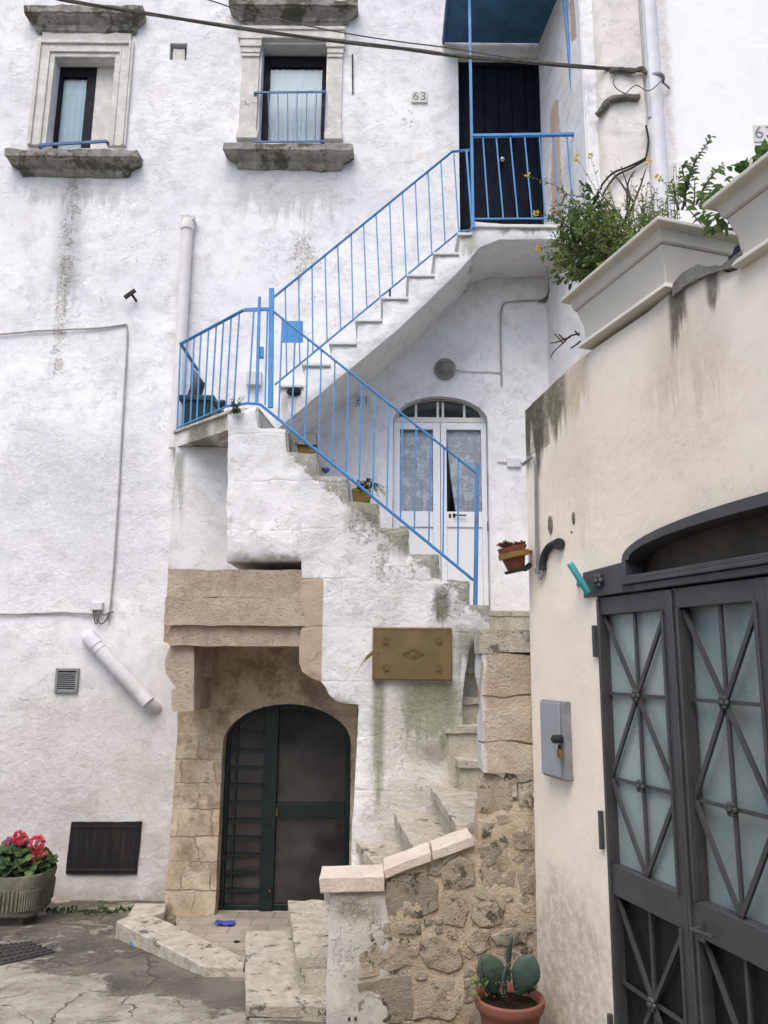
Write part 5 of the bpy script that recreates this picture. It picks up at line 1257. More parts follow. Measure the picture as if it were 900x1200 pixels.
one(q, 'wire_tangle', M_['cable'], 'frayed tangle of wires in the corner under the top landing', 'wire')
# old chipped mark and conduit near the peach corner
q = wire([(583, 541), (598, 542), (606, 541), (614, 544)], YM - .014, .006)
one(q, 'wall_wire', M_['wirewhite'], 'short wire end beside the white door near the peach corner', 'wire')
q = MB(); a = P(602, 542, YM - .015); q.box(a + Vector((-.07, -.015, -.05)), a + Vector((.07, .03, .05)))
rough_up(q, .015, 3, 14); one(q, 'junction_box', M_['recess'], 'painted over junction box beside the white door', 'junction box', bevel=.004)
# ochre meter hatch
u0, u1, v0, v1 = bx(436.5, 530, 735, 797.5, FA, -.05)
t = thing('meter_cover', 'ochre enamelled meter cover with a diamond emblem on the stair wall', 'meter cover', FA.p((u0 + u1) / 2, v0, -.05))
q = MB(); q.fbox(FA, u0, u1, v0, v1, -.058, .06); q.build('plate', M_['gold'], t, bevel=.010)
frame_mb(FA, (u0 + .012, u1 - .012, v0 + .012, v1 - .012), .007, -.062, -.05).build('bead', M_['gold'], t)
for x, y in ((452, 750.5), (514, 750.5), (452, 782.5), (514, 782.5)):
    c_ = P(x, y, YA - .06); q = MB(); q.lathe(c_, [(.028, 0), (.028, .006), (.021, .006), (.020, .002), (.011, .002), (.011, .008), (0, .008)], 16, (0, -1, 0)); q.build('bolt', M_['gold'], t)
c_ = FA.px(484, 766, -.06); q = MB()
for k, w_ in ((1, .008), (.72, .012)):
    A_, B_ = .085 * k, .042 * k; p4 = [(c_[0] - A_, c_[1]), (c_[0], c_[1] - B_), (c_[0] + A_, c_[1]), (c_[0], c_[1] + B_)]
    for i in range(4): q.bar(FA.p(*p4[i], -.061), FA.p(*p4[(i + 1) % 4], -.061), .006, .006, (0, 1, 0))
q.lathe(FA.p(c_[0], c_[1], -.058), [(.018, 0), (.018, .007), (0, .007)], 12, (0, -1, 0)); q.build('emblem', M_['gold'], t)
q = MB(); c_ = FA.px(444, 766, -.06); q.lathe(FA.p(c_[0], c_[1], -.0575), [(.007, 0), (.007, .002), (0, .002)], 10, (0, -1, 0)); q.build('keyhole', M_['wireblack'], t)
q = MB()
for i in range(5): q.tube([P(437, 763 + i, YA - .04), P(430 - i, 768 + 2 * i, YA - .09), P(424 - 2 * i, 778 + 3 * i, YA - .07 - .01 * i)], [.004, .003, .002], 5)
one(q, 'dry_weed', simple('straw', C(.40, .32, .16), .9, .1, .3, 30, 0), 'few dry straw stalks at the left edge of the ochre cover', 'weed')
# grey letter or meter box with padlock on the peach wall
u0, u1 = rp(644, 866)[0], rp(670, 866)[0]; v0, v1 = rp(657, 911)[1], rp(657, 821)[1]
t = thing('meter_box', 'grey metal meter box with a black padlock on the peach wall', 'meter box', RW.p((u0 + u1) / 2, v0, 0))
q = MB(); q.prism(RW, rect(u0, u1, v0, v1), -.05, .02); q.build('body', M_['greymetal'], t, bevel=.006)
q = MB(); q.prism(RW, rect(u0 + .006, u1 - .025, v0 + .012, v1 - .010), -.060, -.048); q.build('door', simple('light_grey_metal', C(.30, .325, .345), .45, .4, .1, 6, .04), t, bevel=.004)
c_ = rp(656, 866, -.07); q = MB(); q.lathe(RW.p(c_[0], c_[1], -.058), [(.022, 0), (.022, .05), (.012, .06), (0, .06)], 14, -RW.W); q.build('knob', M_['wireblack'], t)
c_ = rp(657, 880, -.07); q = MB(); q.fbox(RW, c_[0] - .015, c_[0] + .015, c_[1] - .035, c_[1] + .008, -.085, -.065); q.build('padlock', M_['brass'], t, bevel=.004)
q = MB(); q.tube([RW.p(c_[0] - .010, c_[1] + .005, -.075), RW.p(c_[0] - .008, c_[1] + .03, -.075), RW.p(c_[0] + .008, c_[1] + .03, -.075), RW.p(c_[0] + .010, c_[1] + .005, -.075)], .005, 6); q.build('shackle', M_['wireblack'], t)
# thin grey pipe, black hose bend, teal catch
pw = lambda x, y, w=-.02: RW.p(*rp(x, y, w), w)
t = thing('grey_tube', 'thin grey tube bending over the peach corner and ending at the black hose', 'pipe', pw(630, 600))
q = MB(); q.tube(bez([pw(613.5, 544, .0), pw(619, 539), pw(624, 536), pw(627, 541), pw(628, 555), pw(628.5, 610), pw(630, 668)], 6), .010, 8); q.build('tube', M_['greymetal'], t)
q = MB(); a = pw(629.8, 668); q.tube([a + Vector((0, 0, .012)), a - Vector((0, 0, .02))], .016, 8); q.tube(bez([a, pw(631, 674), pw(634, 678), pw(636, 672), pw(636.5, 668)], 4), .008, 8); q.build('nozzle', M_['greymetal'], t)
q = MB(); q.tube(bez([pw(636.3, 668), pw(636, 660), pw(638, 650), pw(643, 641.5), pw(649, 637.5), pw(653, 637), pw(655, 638, .01)], 6), .021, 12); q.tube([pw(654.2, 637.5, .01), pw(655.2, 637.5, -.03)], .034, 12)
one(q, 'hose_bend', simple('black_rubber', C(.035, .036, .042), .6, .3, .2, 20, .1), 'black insulated hose curving out of the peach wall', 'hose')
q = MB(); a, b = pw(667.5, 659.5, -.12), pw(690, 696, -.03); s_ = RW.U
q.bar(a, b, .026, .034, RW.U); q.bar(a.lerp(b, .5), pw(677.5, 686, .0), .02)
one(q, 'shutter_catch', M_['teal'], 'teal painted metal arm sticking out of the peach wall by the gate lintel', 'shutter arm', bevel=.008)
# beige dome lamp and black slatted crate on the terrace behind the planters
a = P(893, 193, YB - .13); t = thing('dome_lamp', 'beige dome wall lamp under the 67 tile', 'lamp', a)
q = MB(); q.lathe(a + Vector((0, .13, -.02)), [(.15, 0), (.15, .06), (.12, .13), (.07, .17), (0, .185)], 24, (0, -1, .25)); q.build('shade', simple('beige_enamel', C(.42, .39, .31), .5, .4, .2, 14, .1), t)
q = MB(); q.lathe(a + Vector((0, .12, -.04)), [(.175, 0), (.175, .03), (.155, .04)], 24, (0, -1, .25)); q.build('rim', M_['greymetal'], t)
t = thing('slatted_crate', 'blue black slatted crate on the terrace between the two planters', 'crate', P(859, 300, 4.4))
for i in range(5):
    q = MB(); a, b = P(846 + i * .5, 302.5 - i * 7.2, 4.3), P(872, 301 - i * 7.2, 4.3); q.hexa([a, b, b + Vector((0, .2, .01)), a + Vector((0, .2, .01))], [v + Vector((0, -.012, .032)) for v in (a, b, b + Vector((0, .2, .01)), a + Vector((0, .2, .01)))]); q.build('slat', M_['slats'], t, bevel=.003)
q = MB(); a, b = P(845, 303, 4.4), P(873, 268, 4.4); q.box((a.x, 4.4, a.z), (b.x, 4.55, b.z)); q.build('body', M_['blackmesh'], t)
# rough litter
def scrap(x, y, z, s, mat, label, seed):
    c_ = PZ(x, y, z); q = MB(); rnd = random.Random(seed); n = 5
    g_ = [[c_ + Vector(((i / n - .5) * s, (j / n - .5) * s * .8, .012 + .02 * rnd.random() + .02 * abs(i / n - .5))) for i in range(n + 1)] for j in range(n + 1)]; q.loft(g_, False, False)
    one(q, 'litter', mat, label, 'litter', recalc=False)
scrap(264, 1085, .03, .15, M_['blueplastic'], 'crumpled blue wrapper before the cellar door', 1)
scrap(158, 1109.5, .0, .07, M_['cyanplastic'], 'tiny cyan plastic scrap on the street by the long kerb', 2)
q = MB(); q.blob(PZ(278, 1106, .045), (.03, .035, .02), 2, .5, 3, 1); one(q, 'pebble', M_['near_black'], 'dark pebble lying on the forecourt tiles', 'pebble')
q = MB(); q.blob(P(382.5, 551, YA + .4), (.035, .03, .03), 2, .5, 3, 1); one(q, 'blue_cap', M_['blueplastic'], 'little blue plastic cap on a stair of the second flight', 'cap')
# street grate
def gp(x, y): 
    p = PZ(x, y, .0); return Vector((p.x, p.y, gz(p.x, p.y) + .006))
t = thing('drain_grate', 'dark cast iron drain cover set in the street at the left edge', 'drain cover', gp(20, 1122))
cs = [gp(-16, 1112), gp(36, 1106), gp(64, 1120), gp(-6, 1142)]
q = MB(); q.hexa([v - Vector((0, 0, .03)) for v in cs], cs); q.build('plate', simple('cast_iron', C(.055, .052, .048), .8, .3, .35, 20, .3), t)
q = MB()
for i in range(9):
    for j in range(5):
        u, v = (i + .5) / 9, (j + .5) / 5; e = lambda u, v: cs[0].lerp(cs[1], u).lerp(cs[3].lerp(cs[2], u), v)
        q.bar(e(u - .035, v) + Vector((0, 0, .004)), e(u + .035, v) + Vector((0, 0, .004)), .022, .008, (0, 0, 1))
q.build('grating', simple('worn_iron', C(.10, .095, .085), .7, .3, .3, 20, .2), t)
# ================================================================== PLANTS AND POTS
def leaf(q, p, d, up, L, W, fold=.25, curl=.2):
    d = d.normalized(); s = d.cross(up)
    if s.length < 1e-3: s = d.cross(Vector((1, .2, .1)))
    s.normalize(); n = s.cross(d).normalized()
    q.add([p, p + d * L * .35 + s * W * .5 + n * W * fold, p + d * L * .75 + s * W * .38 + n * (W * fold * .8 - L * curl * .4), p + d * L - n * L * curl, p + d * L * .75 - s * W * .38 + n * (W * fold * .8 - L * curl * .4), p + d * L * .35 - s * W * .5 + n * W * fold, p + d * L * .5 - n * L * curl * .15],
          [(0, 1, 6), (1, 2, 6), (2, 3, 6), (3, 4, 6), (4, 5, 6), (5, 0, 6)])
def rv(r): 
    while True:
        v = Vector((r.uniform(-1, 1), r.uniform(-1, 1), r.uniform(-1, 1)))
        if .05 < v.length < 1: return v
def bush(q, c, rad, n, r, L, outward=.7, upb=.3):
    rad = Vector(rad) if not isinstance(rad, float) else Vector((rad,) * 3)
    for _ in range(n):
        v = rv(r); v = v.normalized() * v.length ** .45; p = Vector(c) + Vector((v.x * rad.x, v.y * rad.y, v.z * rad.z))
        d = v.normalized() * outward + rv(r) * .7 + Vector((0, 0, upb)); l = L * r.uniform(.6, 1.25); leaf(q, p, d, Vector((0, 0, 1)) + rv(r) * .6, l, l * r.uniform(.45, .7))
def stalk(qs, ql, pts, r, r0=.005, nl=14, L=.05, start=.25, wid=.45):
    pp = bez(pts, 6); n = len(pp); qs.tube(pp, [r0 * (1 - .75 * i / (n - 1)) for i in range(n)], 5)
    for k in range(nl):
        t = start + (1 - start) * (k + r.random() * .6) / nl; i = min(n - 2, int(t * (n - 1))); p = pp[i].lerp(pp[i + 1], t * (n - 1) - i); ax = (pp[i + 1] - pp[i]).normalized()
        d = rv(r).normalized(); d = (d - ax * d.dot(ax)).normalized() * .9 + ax * .5; l = L * r.uniform(.6, 1.2) * (1.15 - .6 * t); leaf(ql, p, d, Vector((0, 0, 1)) + rv(r) * .3, l, l * wid)
    return pp[-1]
def flowerhead(q, c, rad, r, n=60, s=.022):
    for _ in range(n):
        v = rv(r).normalized(); leaf(q, Vector(c) + v * rad * r.uniform(.55, .9), v + rv(r) * .6, rv(r), s * r.uniform(.8, 1.3), s * .9, .1, .1)
# ---- big planters on the peach wall
def planter(u0, u1, zb, zt_, wF, wB, label, tp=.06):
    """u0 far end, u1 near end at the foot; tapered trough with a broad rim and a stepped foot"""
    t = thing('planter', label, 'planter', RW.p((u0 + u1) / 2, zb, (wF + wB) / 2), 'plastic planters on the peach wall')
    def ring(g, z_, w_extra=0): return [RW.p(u0 - g, z_, wF - g), RW.p(u1 + g, z_, wF - g), RW.p(u1 + g, z_, wB + g), RW.p(u0 - g, z_, wB + g)]
    H = zt_ - zb; q = MB()
    q.loft([ring(.0, zb), ring(.002, zb + H * .03), ring(-.012, zb + H * .10), ring(-.03, zb + H * .125), ring(-.022, zb + H * .40), ring(.004, zb + H * .70), ring(.014, zb + H * .712), ring(.03, zb + H * .90), ring(.06, zb + H * .905), ring(.066, zb + H * .93), ring(.066, zb + H * .985), ring(.055, zt_), ring(.02, zt_), ring(.0, zt_ - .06)])
    q.build('trough', M_['planter'], t, angle=25, bevel=.008)
    q = MB(); q.hexa(ring(.004, zt_ - .10), ring(.004, zt_ - .035)); q.build('soil', M_['soil'], t); return t
wF, wB = -.045, .33
uf, un = rp(678, 414, wF)[0], rp(779, 332, wF)[0]; zb = rp(678, 414, wF)[1] ; zb2 = rp(779, 330, wF)[1]; zb = (zb + zb2) / 2
un = rp(779, 331, wF)[0]
ztp = rp(769, 245, wF - .06)[1]; ztf = rp(665, 351, wF - .06)[1]; ztp = (ztp + ztf) / 2
planter(uf, un, zb, ztp, wF, wB, 'grey planter overgrown with tall flowering weeds at its far end')
uf2 = rp(857, 313, wF)[0]; z2b = rp(857, 314, wF)[1]; z2t = rp(849, 238, wF - .06)[1]
planter(uf2, uf2 + (un - uf), z2b, z2b + (ztp - zb), wF, wB, 'grey planter of dense green leaves nearest the right edge')
wm = (wF + wB) / 2
soil1 = ztp - .04
r = random.Random(3)
def pl_(x, y, w_): return RW.p(*rp(x, y, w_), w_)
# overgrown shrub at the far end
t = thing('flowering_weed', 'leafy weed bush with little yellow flowers spilling from the far end of the planter', 'weed', RW.p(uf + .1, soil1, wm))
st, lf, lm, ll = MB(), MB(), MB(), MB()
def yfl(p, t=t):
    f = MB(); flowerhead(f, p, .011, r, 14, .015); f.build('flower', M_['yellow'], t, recalc=False)
base = lambda: RW.p(uf + r.uniform(-.02, .55), soil1, r.uniform(wF + .05, wB - .05))
for x, y, w_ in ((645, 252, .1), (655, 225, .15), (668, 235, .1), (680, 215, .2), (690, 232, .1), (640, 285, 0), (634, 300, -.05), (650, 310, -.1), (665, 300, -.08), (672, 262, .0), (660, 270, .05), (648, 330, -.08), (638, 318, -.1), (698, 240, .15), (676, 248, .2), (656, 295, .2), (664, 325, -.1), (672, 310, -.1), (683, 285, -.06)):
    e = pl_(x, y, w_); b = base(); mid = b.lerp(e, .5) + Vector((0, 0, .10)) + rv(r) * .05
    stalk(st, lf if r.random() < .6 else lm, [b, mid, e], r, .006, 30, .062, .2, .55)
for x, y, rx in ((678, 290, .13), (670, 312, .11)): bush(lf if x < 680 else lm, pl_(x, y, .08), (rx, rx, rx * .9), 60, r, .045)
for k in range(58):
    b = base(); e = pl_(r.uniform(640, 700), r.uniform(232, 330), r.uniform(-.12, .2)); stalk(st, (lm, ll, lf)[k % 3], [b, b.lerp(e, .5) + Vector((0, 0, .08)) + rv(r) * .06, e], r, .004, 26, .05, .25, .55)
for k in range(12):
    b = base(); e = pl_(r.uniform(630, 690), r.uniform(215, 300), r.uniform(-.1, .15)); stalk(st, lm, [b, b.lerp(e, .5) + Vector((0, 0, .10)) + rv(r) * .05, e], r, .004, 20, .04, .35, .55)
for x, y, w_ in ((618, 205, .0), (630, 290, -.1), (628, 250, -.05)):
    e = pl_(x, y, w_); b = base(); stalk(st, lm, [b, b.lerp(e, .55) + Vector((0, 0, .12)), e], r, .004, 9, .04, .55, .5); yfl(e)
for x, y in ((676, 185), (692, 183), (760, 190), (772, 208)):
    e = pl_(x, y, .15); b = RW.p(uf + r.uniform(.05, .9), soil1, wm); tip = stalk(st, lm, [b, b.lerp(e, .5) + rv(r) * .06, e], r, .0035, 8, .035, .3, .4)
    yfl(tip)
st.build('stems', M_['twig'], t); lf.build('dark_foliage', M_['leafdark'], t, recalc=False); lm.build('foliage', M_['leafmid'], t, recalc=False); ll.build('pale_foliage', M_['leaflime'], t, recalc=False)
# paler fine growth in the middle
t = thing('pale_weed', 'feathery pale green weeds with bare twigs in the middle of the planter', 'weed', RW.p((uf + un) / 2 - .1, soil1, wm))
st, ll = MB(), MB(); um = (uf + un) / 2
for k in range(130):
    b = RW.p(uf + r.uniform(.18, un - uf - .25), soil1, r.uniform(wF + .03, wB - .05)); e = b + Vector((r.uniform(-.16, .10), r.uniform(-.12, .12), r.uniform(.10, .46) * (1 if k % 3 else 1.25)))
    stalk(st, ll, [b, b.lerp(e, .5) + rv(r) * .03, e], r, .003, 26, .030, .1, .5)
ll.build('foliage', M_['leaflime'], t, recalc=False)
for pts in ([(725, 275), (738, 235), (728, 195)], [(732, 262), (748, 225), (757, 198)], [(728, 255), (712, 236), (700, 222)], [(735, 245), (736, 215), (744, 200)], [(742, 236), (726, 212), (716, 200)]): st.tube(bez([pl_(x, y, .12) for x, y in pts], 5), [.007 - .0004 * k for k in range(11)], 5)
st.build('twigs', M_['twig'], t)
# tall nettle-like stems at the near end
t = thing('tall_weed', 'tall green nettle like stems at the near end of the planter against the white wall', 'weed', RW.p(un - .2, soil1, wm))
st, ll, lm = MB(), MB(), MB()
for pts, nl, L in (([(800, 246), (806, 215), (816, 188), (834, 160)], 64, .05), ([(803, 240), (803, 215), (800, 198), (806, 192)], 30, .045), ([(816, 240), (826, 218), (838, 202), (848, 192)], 26, .045), ([(812, 246), (814, 230), (814, 212)], 14, .05), ([(795, 245), (790, 225), (787, 210)], 16, .05)):
    stalk(st, lm if nl > 28 else ll, [pl_(x, y, .13) for x, y in pts], r, .006, nl, L, .12, .42)
for k in range(34):
    b = RW.p(un - r.uniform(0.02, .62), soil1, r.uniform(wF, wB - .04)); e = b + Vector((r.uniform(-.10, .10), r.uniform(-.12, .05), r.uniform(.04, .15))); stalk(st, ll if k % 2 else lm, [b, b.lerp(e, .5) + Vector((0, 0, .02)), e], r, .003, 14, .045, .2, .6)
for x, y in ((838, 243), (846, 248), (852, 252)): bush(lm, pl_(x, y, .05), (.07, .07, .05), 26, r, .06)
st.build('stems', M_['twig'], t); lm.build('foliage', M_['leafmid'], t, recalc=False); ll.build('pale_foliage', M_['leaflime'], t, recalc=False)
# dense plant in the nearer planter
t = thing('dense_plant', 'dense dark green bushy plant filling the planter nearest the right edge', 'plant', RW.p(uf2 + .4, z2b + (ztp - zb) - .04, wm))
lf, lm = MB(), MB(); zz = z2b + (ztp - zb)
for k in range(9): bush(lf, RW.p(uf2 + .02 + .13 * k, zz + .03 + .02 * (k % 2), wm - .02), (.13, .15, .12), 120, r, .05)
for k in range(9): bush(lm, RW.p(uf2 - .02 + .13 * k, zz + .05, wm - .08), (.12, .14, .11), 34, r, .05)
lf.build('dark_foliage', M_['leafdark'], t, recalc=False); lm.build('foliage', M_['leafmid'], t, recalc=False)
# bare twigs sticking out below the planter's far end
q = MB()
for pts in ([(679, 391), (668, 394), (660, 402), (650, 411), (645, 419)], [(668, 395), (660, 398), (652, 401), (645, 402)], [(678, 393), (674, 388)], [(680, 400), (674, 405), (669, 408)], [(662, 399), (655, 392)], [(660, 402), (656, 398), (650, 391)]): q.tube(bez([pl_(x, y, .12) for x, y in pts], 4), [.006 - .0002 * k for k in range((len(pts) - 1) * 4 + 1)], 5)
one(q, 'bare_twig', M_['twig'], 'bare forked twigs poking out behind the far end of the planter', 'twig')
# ---- stone trough of geraniums
def gtop(x, y, z): return PZ(x, y, z)
yt = 7.05; zt0, zb0 = P(10, 1028, 6.8).z, P(10, 1083, 6.8).z
p1 = P(53, 1030, 7.0); xr_ = p1.x; yf = 6.80; yb_ = 7.30; xl_ = xr_ - 1.0
t = thing('stone_trough', 'mossy ribbed concrete trough on the street at the left edge', 'planter', ((xl_ + xr_) / 2, (yf + yb_) / 2, zb0))
def rr_ring(x0, x1, y0, y1, rad, z_, n=6):
    o = []
    for cx, cy, a0 in ((x1 - rad, y1 - rad, 0), (x0 + rad, y1 - rad, 90), (x0 + rad, y0 + rad, 180), (x1 - rad, y0 + rad, 270)):
        for k in range(n + 1): a_ = R(a0 + 90 * k / n); o.append(Vector((cx + rad * math.cos(a_), cy + rad * math.sin(a_), z_)))
    return o
q = MB(); H = zt0 - zb0
def dip(ring, k=1.): return [v - Vector((0, 0, .03 * k * max(0, 1 - abs((v.x - (xl_ + xr_) / 2) / .38) ** 2))) for v in ring]
q.loft([rr_ring(xl_ + .03, xr_ - .03, yf + .03, yb_ - .03, .08, zb0 + .03), rr_ring(xl_ + .015, xr_ - .015, yf + .015, yb_ - .015, .10, zb0 + .05), rr_ring(xl_ + .01, xr_ - .01, yf + .01, yb_ - .01, .11, zb0 + H * .5), rr_ring(xl_, xr_, yf, yb_, .12, zt0 - .09), dip(rr_ring(xl_ - .012, xr_ + .012, yf - .012, yb_ + .012, .13, zt0 - .03)), dip(rr_ring(xl_ - .008, xr_ + .008, yf - .008, yb_ + .008, .13, zt0)), dip(rr_ring(xl_ + .05, xr_ - .05, yf + .05, yb_ - .05, .12, zt0 - .005)), rr_ring(xl_ + .06, xr_ - .06, yf + .06, yb_ - .06, .12, zt0 - .1)])
rough_up(q, .006, 2, 8).build('body', M_['trough'], t, angle=60)
q = MB(); rg = rr_ring(xl_ - .002, xr_ + .002, yf - .002, yb_ + .002, .12, 0, 10)
for i in range(0, len(rg)):
    a_, b_ = rg[i], rg[(i + 1) % len(rg)]; L_ = (b_ - a_).length; m_ = max(1, int(L_ / .034))
    for k in range(m_):
        p = a_.lerp(b_, (k + .5) / m_)
        q.bar(p + Vector((0, 0, zb0 + .09)) + (Vector(((xl_ + xr_) / 2, (yf + yb_) / 2, 0)) - p) * .02, p + Vector((0, 0, zt0 - .11)), .015, .012)
q.build('ribs', M_['trough'], t)
q = MB(); q.box((xl_ + .12, yf + .1, zb0 - .06), (xl_ + .3, yb_ - .1, zb0 + .035)); q.box((xr_ - .32, yf + .1, zb0 - .06), (xr_ - .12, yb_ - .1, zb0 + .035)); q.build('feet', M_['trough'], t)
q = MB(); q.hexa(rr_ring(xl_ + .05, xr_ - .05, yf + .05, yb_ - .05, .12, zt0 - .12), rr_ring(xl_ + .05, xr_ - .05, yf + .05, yb_ - .05, .12, zt0 - .05)); q.build('soil', M_['soil'], t)
t = thing('geranium', 'dark leaved geranium with coral and pink flower heads in the ribbed trough', 'plant', ((xl_ + xr_) / 2, (yf + yb_) / 2, zt0 - .05))
lf, lm, rd, pk, st = MB(), MB(), MB(), MB(), MB(); r = random.Random(12)
for x, y, Y in ((8, 1012, 6.95), (22, 1008, 7.0), (34, 1012, 7.0), (43, 1014, 7.05), (-6, 1008, 7.0), (15, 1000, 7.1), (30, 1000, 7.1), (46, 1008, 7.1)):
    c_ = P(x, y, Y)
    for _ in range(60):
        v = rv(r); p = c_ + Vector((v.x * .13, v.y * .15, v.z * .12)); n_ = (Vector((0, -.6, .7)) + rv(r) * .7).normalized(); s_ = r.uniform(.022, .042); a_ = n_.orthogonal().normalized(); b_ = n_.cross(a_)
        (lf if r.random() < .8 else lm).add([p] + [p + (a_ * math.cos(k * .785) + b_ * math.sin(k * .785)) * s_ * (1 + .12 * (k % 2)) + n_ * s_ * .3 for k in range(8)], [(0, 1 + k, 1 + (k + 1) % 8) for k in range(8)])
bush(lm, P(2, 1020, 6.9), (.06, .05, .04), 60, r, .03)
for x, y, q_, rad in ((43.5, 988.5, rd, .058), (45, 1004.5, rd, .062), (23, 981.5, rd, .045), (13.5, 988.5, pk, .05), (28.5, 992.5, pk, .042), (20.5, 999.5, rd, .028)):
    c_ = P(x, y, 7.0 if q_ is rd else 7.06); fh = MB(); flowerhead(fh, c_, rad, r, 120 if rad > .04 else 40, .028); fh.build('flower_head', M_['red' if q_ is rd else 'pink'], t, recalc=False); st.tube([c_, c_ + Vector((r.uniform(-.03, .03), .03, -.16))], .005, 5)
st.tube([P(49, 996, 7.0), P(46, 1012, 7.05)], .004, 5); st.blob(P(49.5, 996, 7.0), .014, 1, 0)
lf.build('foliage', M_['leafdark'], t, recalc=False); lm.build('pale_foliage', M_['leafmid'], t, recalc=False); st.build('stems', M_['leafmid'], t)
# ---- terracotta pot with prickly pear
pc = P(597, 1166, 4.50); zr0 = pc.z; rr0 = P(638, 1166, 4.5).x - pc.x; zg = gz(pc.x, 4.5)
t = thing('terracotta_pot', 'round terracotta pot on the street in the corner by the peach wall', 'flower pot', (pc.x, 4.5, zg))
q = MB(); h = zr0 - zg
q.lathe((pc.x, 4.5, zg), [(rr0 * .62, .0), (rr0 * .66, .01), (rr0 * .86, h - .09), (rr0 * .87, h - .075), (rr0 * .95, h - .06), (rr0 * 1.0, h - .035), (rr0 * .99, h - .008), (rr0 * .93, h), (rr0 * .86, h - .01), (rr0 * .82, h - .06)], 48); q.build('pot', M_['terracotta'], t, angle=50)
q = MB(); q.lathe((pc.x, 4.5, zg), [(rr0 * .84, h - .08), (rr0 * .83, h - .045), (0, h - .03)], 32); rough_up(q, .008, 1, 20).build('soil', M_['soil'], t)
t = thing('prickly_pear', 'prickly pear cactus of six broad pads in the terracotta pot', 'cactus', (pc.x, 4.5, zr0 - .04))
def pad(base, tip, width, thick, yaw, k=0):
    q = MB(); b, e = Vector(base), Vector(tip); ax = (e - b); L = ax.length; ax.normalize(); s_ = Vector((math.cos(yaw), math.sin(yaw), 0)); s_ = (s_ - ax * s_.dot(ax)).normalized(); n_ = ax.cross(s_); rings = []
    for i in range(15):
        t_ = i / 14; w_ = width * (max(0.0, math.sin(math.pi * min(1, (.07 + .93 * t_) ** 1.25))) ** .55) * (.55 + .45 * min(1, t_ * 1.9)); w_ = max(w_, .004); th = thick * (.45 + .55 * (w_ / width))
        rings.append([b + ax * L * t_ + s_ * w_ * math.cos(a_ * math.pi / 8) + n_ * th * math.sin(a_ * math.pi / 8) + n_ * .012 * math.sin(t_ * 3 + k) for a_ in range(16)])
    q.loft(rings); return q
spm = simple('spine_tuft', C(.36, .33, .24), .8, .1, .3, 40, 0); rs = random.Random(2)
def spn(pq, par):
    s_ = MB()
    for f in pq.f:
        if rs.random() < .16 and len(f) <= 4:
            c_ = sum((pq.v[i] for i in f), Vector()) / len(f); n_ = (pq.v[f[1]] - pq.v[f[0]]).cross(pq.v[f[2]] - pq.v[f[0]])
            if n_.length > 1e-9:
                n_.normalize(); n_ = n_ if n_.y < 0 else -n_
                for k in range(3): leaf(s_, c_, n_ + rv(rs) * .6, rv(rs), .011, .0022, 0, 0)
    if s_.v:
        o = s_.build('spines', spm, par, recalc=False); o['kind'] = 'stuff'
for x0, y0, x1, y1, Y, wd_, th, yaw in ((581, 1166, 569, 1118, 4.52, .080, .016, .15), (606, 1168, 624, 1118, 4.48, .076, .018, -.15), (597, 1150, 600, 1098, 4.56, .034, .014, 1.25), (590, 1168, 596, 1132, 4.43, .038, .014, 1.1), (572, 1164, 562, 1121, 4.47, .028, .014, 1.3), (618, 1166, 622, 1150, 4.5, .04, .014, .4)):
    pq = pad(P(x0, y0, Y), P(x1, y1, Y), wd_, th, yaw, x0); pq = rough_up(pq, .003, 1, 14); pd = pq.build('pad', M_['cactus'], t, angle=80); spn(pq, pd)
q = MB(); bush(q, P(563, 1157, 4.45), (.03, .03, .04), 16, r, .035); q.build('leaves', M_['leafmid'], t, recalc=False)
# ---- hanging pot on the corner of the peach wall
hp = P(602, 640, 4.62); t = thing('hanging_pot', 'old clay pot tilted in an ochre wall ring at the peach corner', 'flower pot', hp)
ax = Vector((-.22, -.05, 1)).normalized(); 
def px_len(n_, Y): return P(450 + n_, 700, Y).x - P(450, 700, Y).x
r1 = px_len(15.5, 4.62); q = MB(); q.lathe(P(605, 667, 4.62), [(r1 * .66, 0), (r1 * .98, px_len(19, 4.62)), (r1 * 1.0, px_len(19, 4.62)), (r1 * 1.06, px_len(27, 4.62)), (r1 * .9, px_len(27, 4.62)), (r1 * .85, px_len(22, 4.62)), (0, px_len(22, 4.62))], 28, ax); q.build('pot', M_['clay'], t, angle=50)
q = MB(); c_ = P(602.2, 651, 4.62); q.lathe(c_ + ax * -.012, [(r1 * 1.08, 0), (r1 * 1.18, 0), (r1 * 1.18, .032), (r1 * 1.08, .032)], 28, ax); q.bar(c_ + Vector((r1, 0, .02)), P(621, 646, 4.70), .036, .02); q.build('ring', M_['ochrepot'], t)
q = MB(); c_ = P(606, 668, 4.62); q.lathe(c_ - ax * .012, [(r1 * .95, 0), (r1 * 1.0, .016), (r1 * .8, .016)], 24, ax); q.bar(c_ + Vector((.04, 0, 0)), P(622, 661, 4.70), .03, .014); q.build('saucer', simple('dark_green_dish', C(.05, .06, .045), .7, .2, .3, 20, .1), t)
t = thing('red_succulent', 'dull red succulent crowding the tilted clay pot', 'plant', hp + Vector((0, 0, .02)))
q = MB()
for k in range(26):
    c_ = P(585 + 31 * r.random(), 642 - r.uniform(0, 5) + (r.random() - .5) * 4, 4.62 + r.uniform(-.07, .07))
    for j in range(9): v = rv(r).normalized(); v.z = abs(v.z); leaf(q, c_, v, rv(r), r.uniform(.02, .034), .016, .1, -.2)
q.build('rosettes', M_['redsucc'], t, recalc=False)
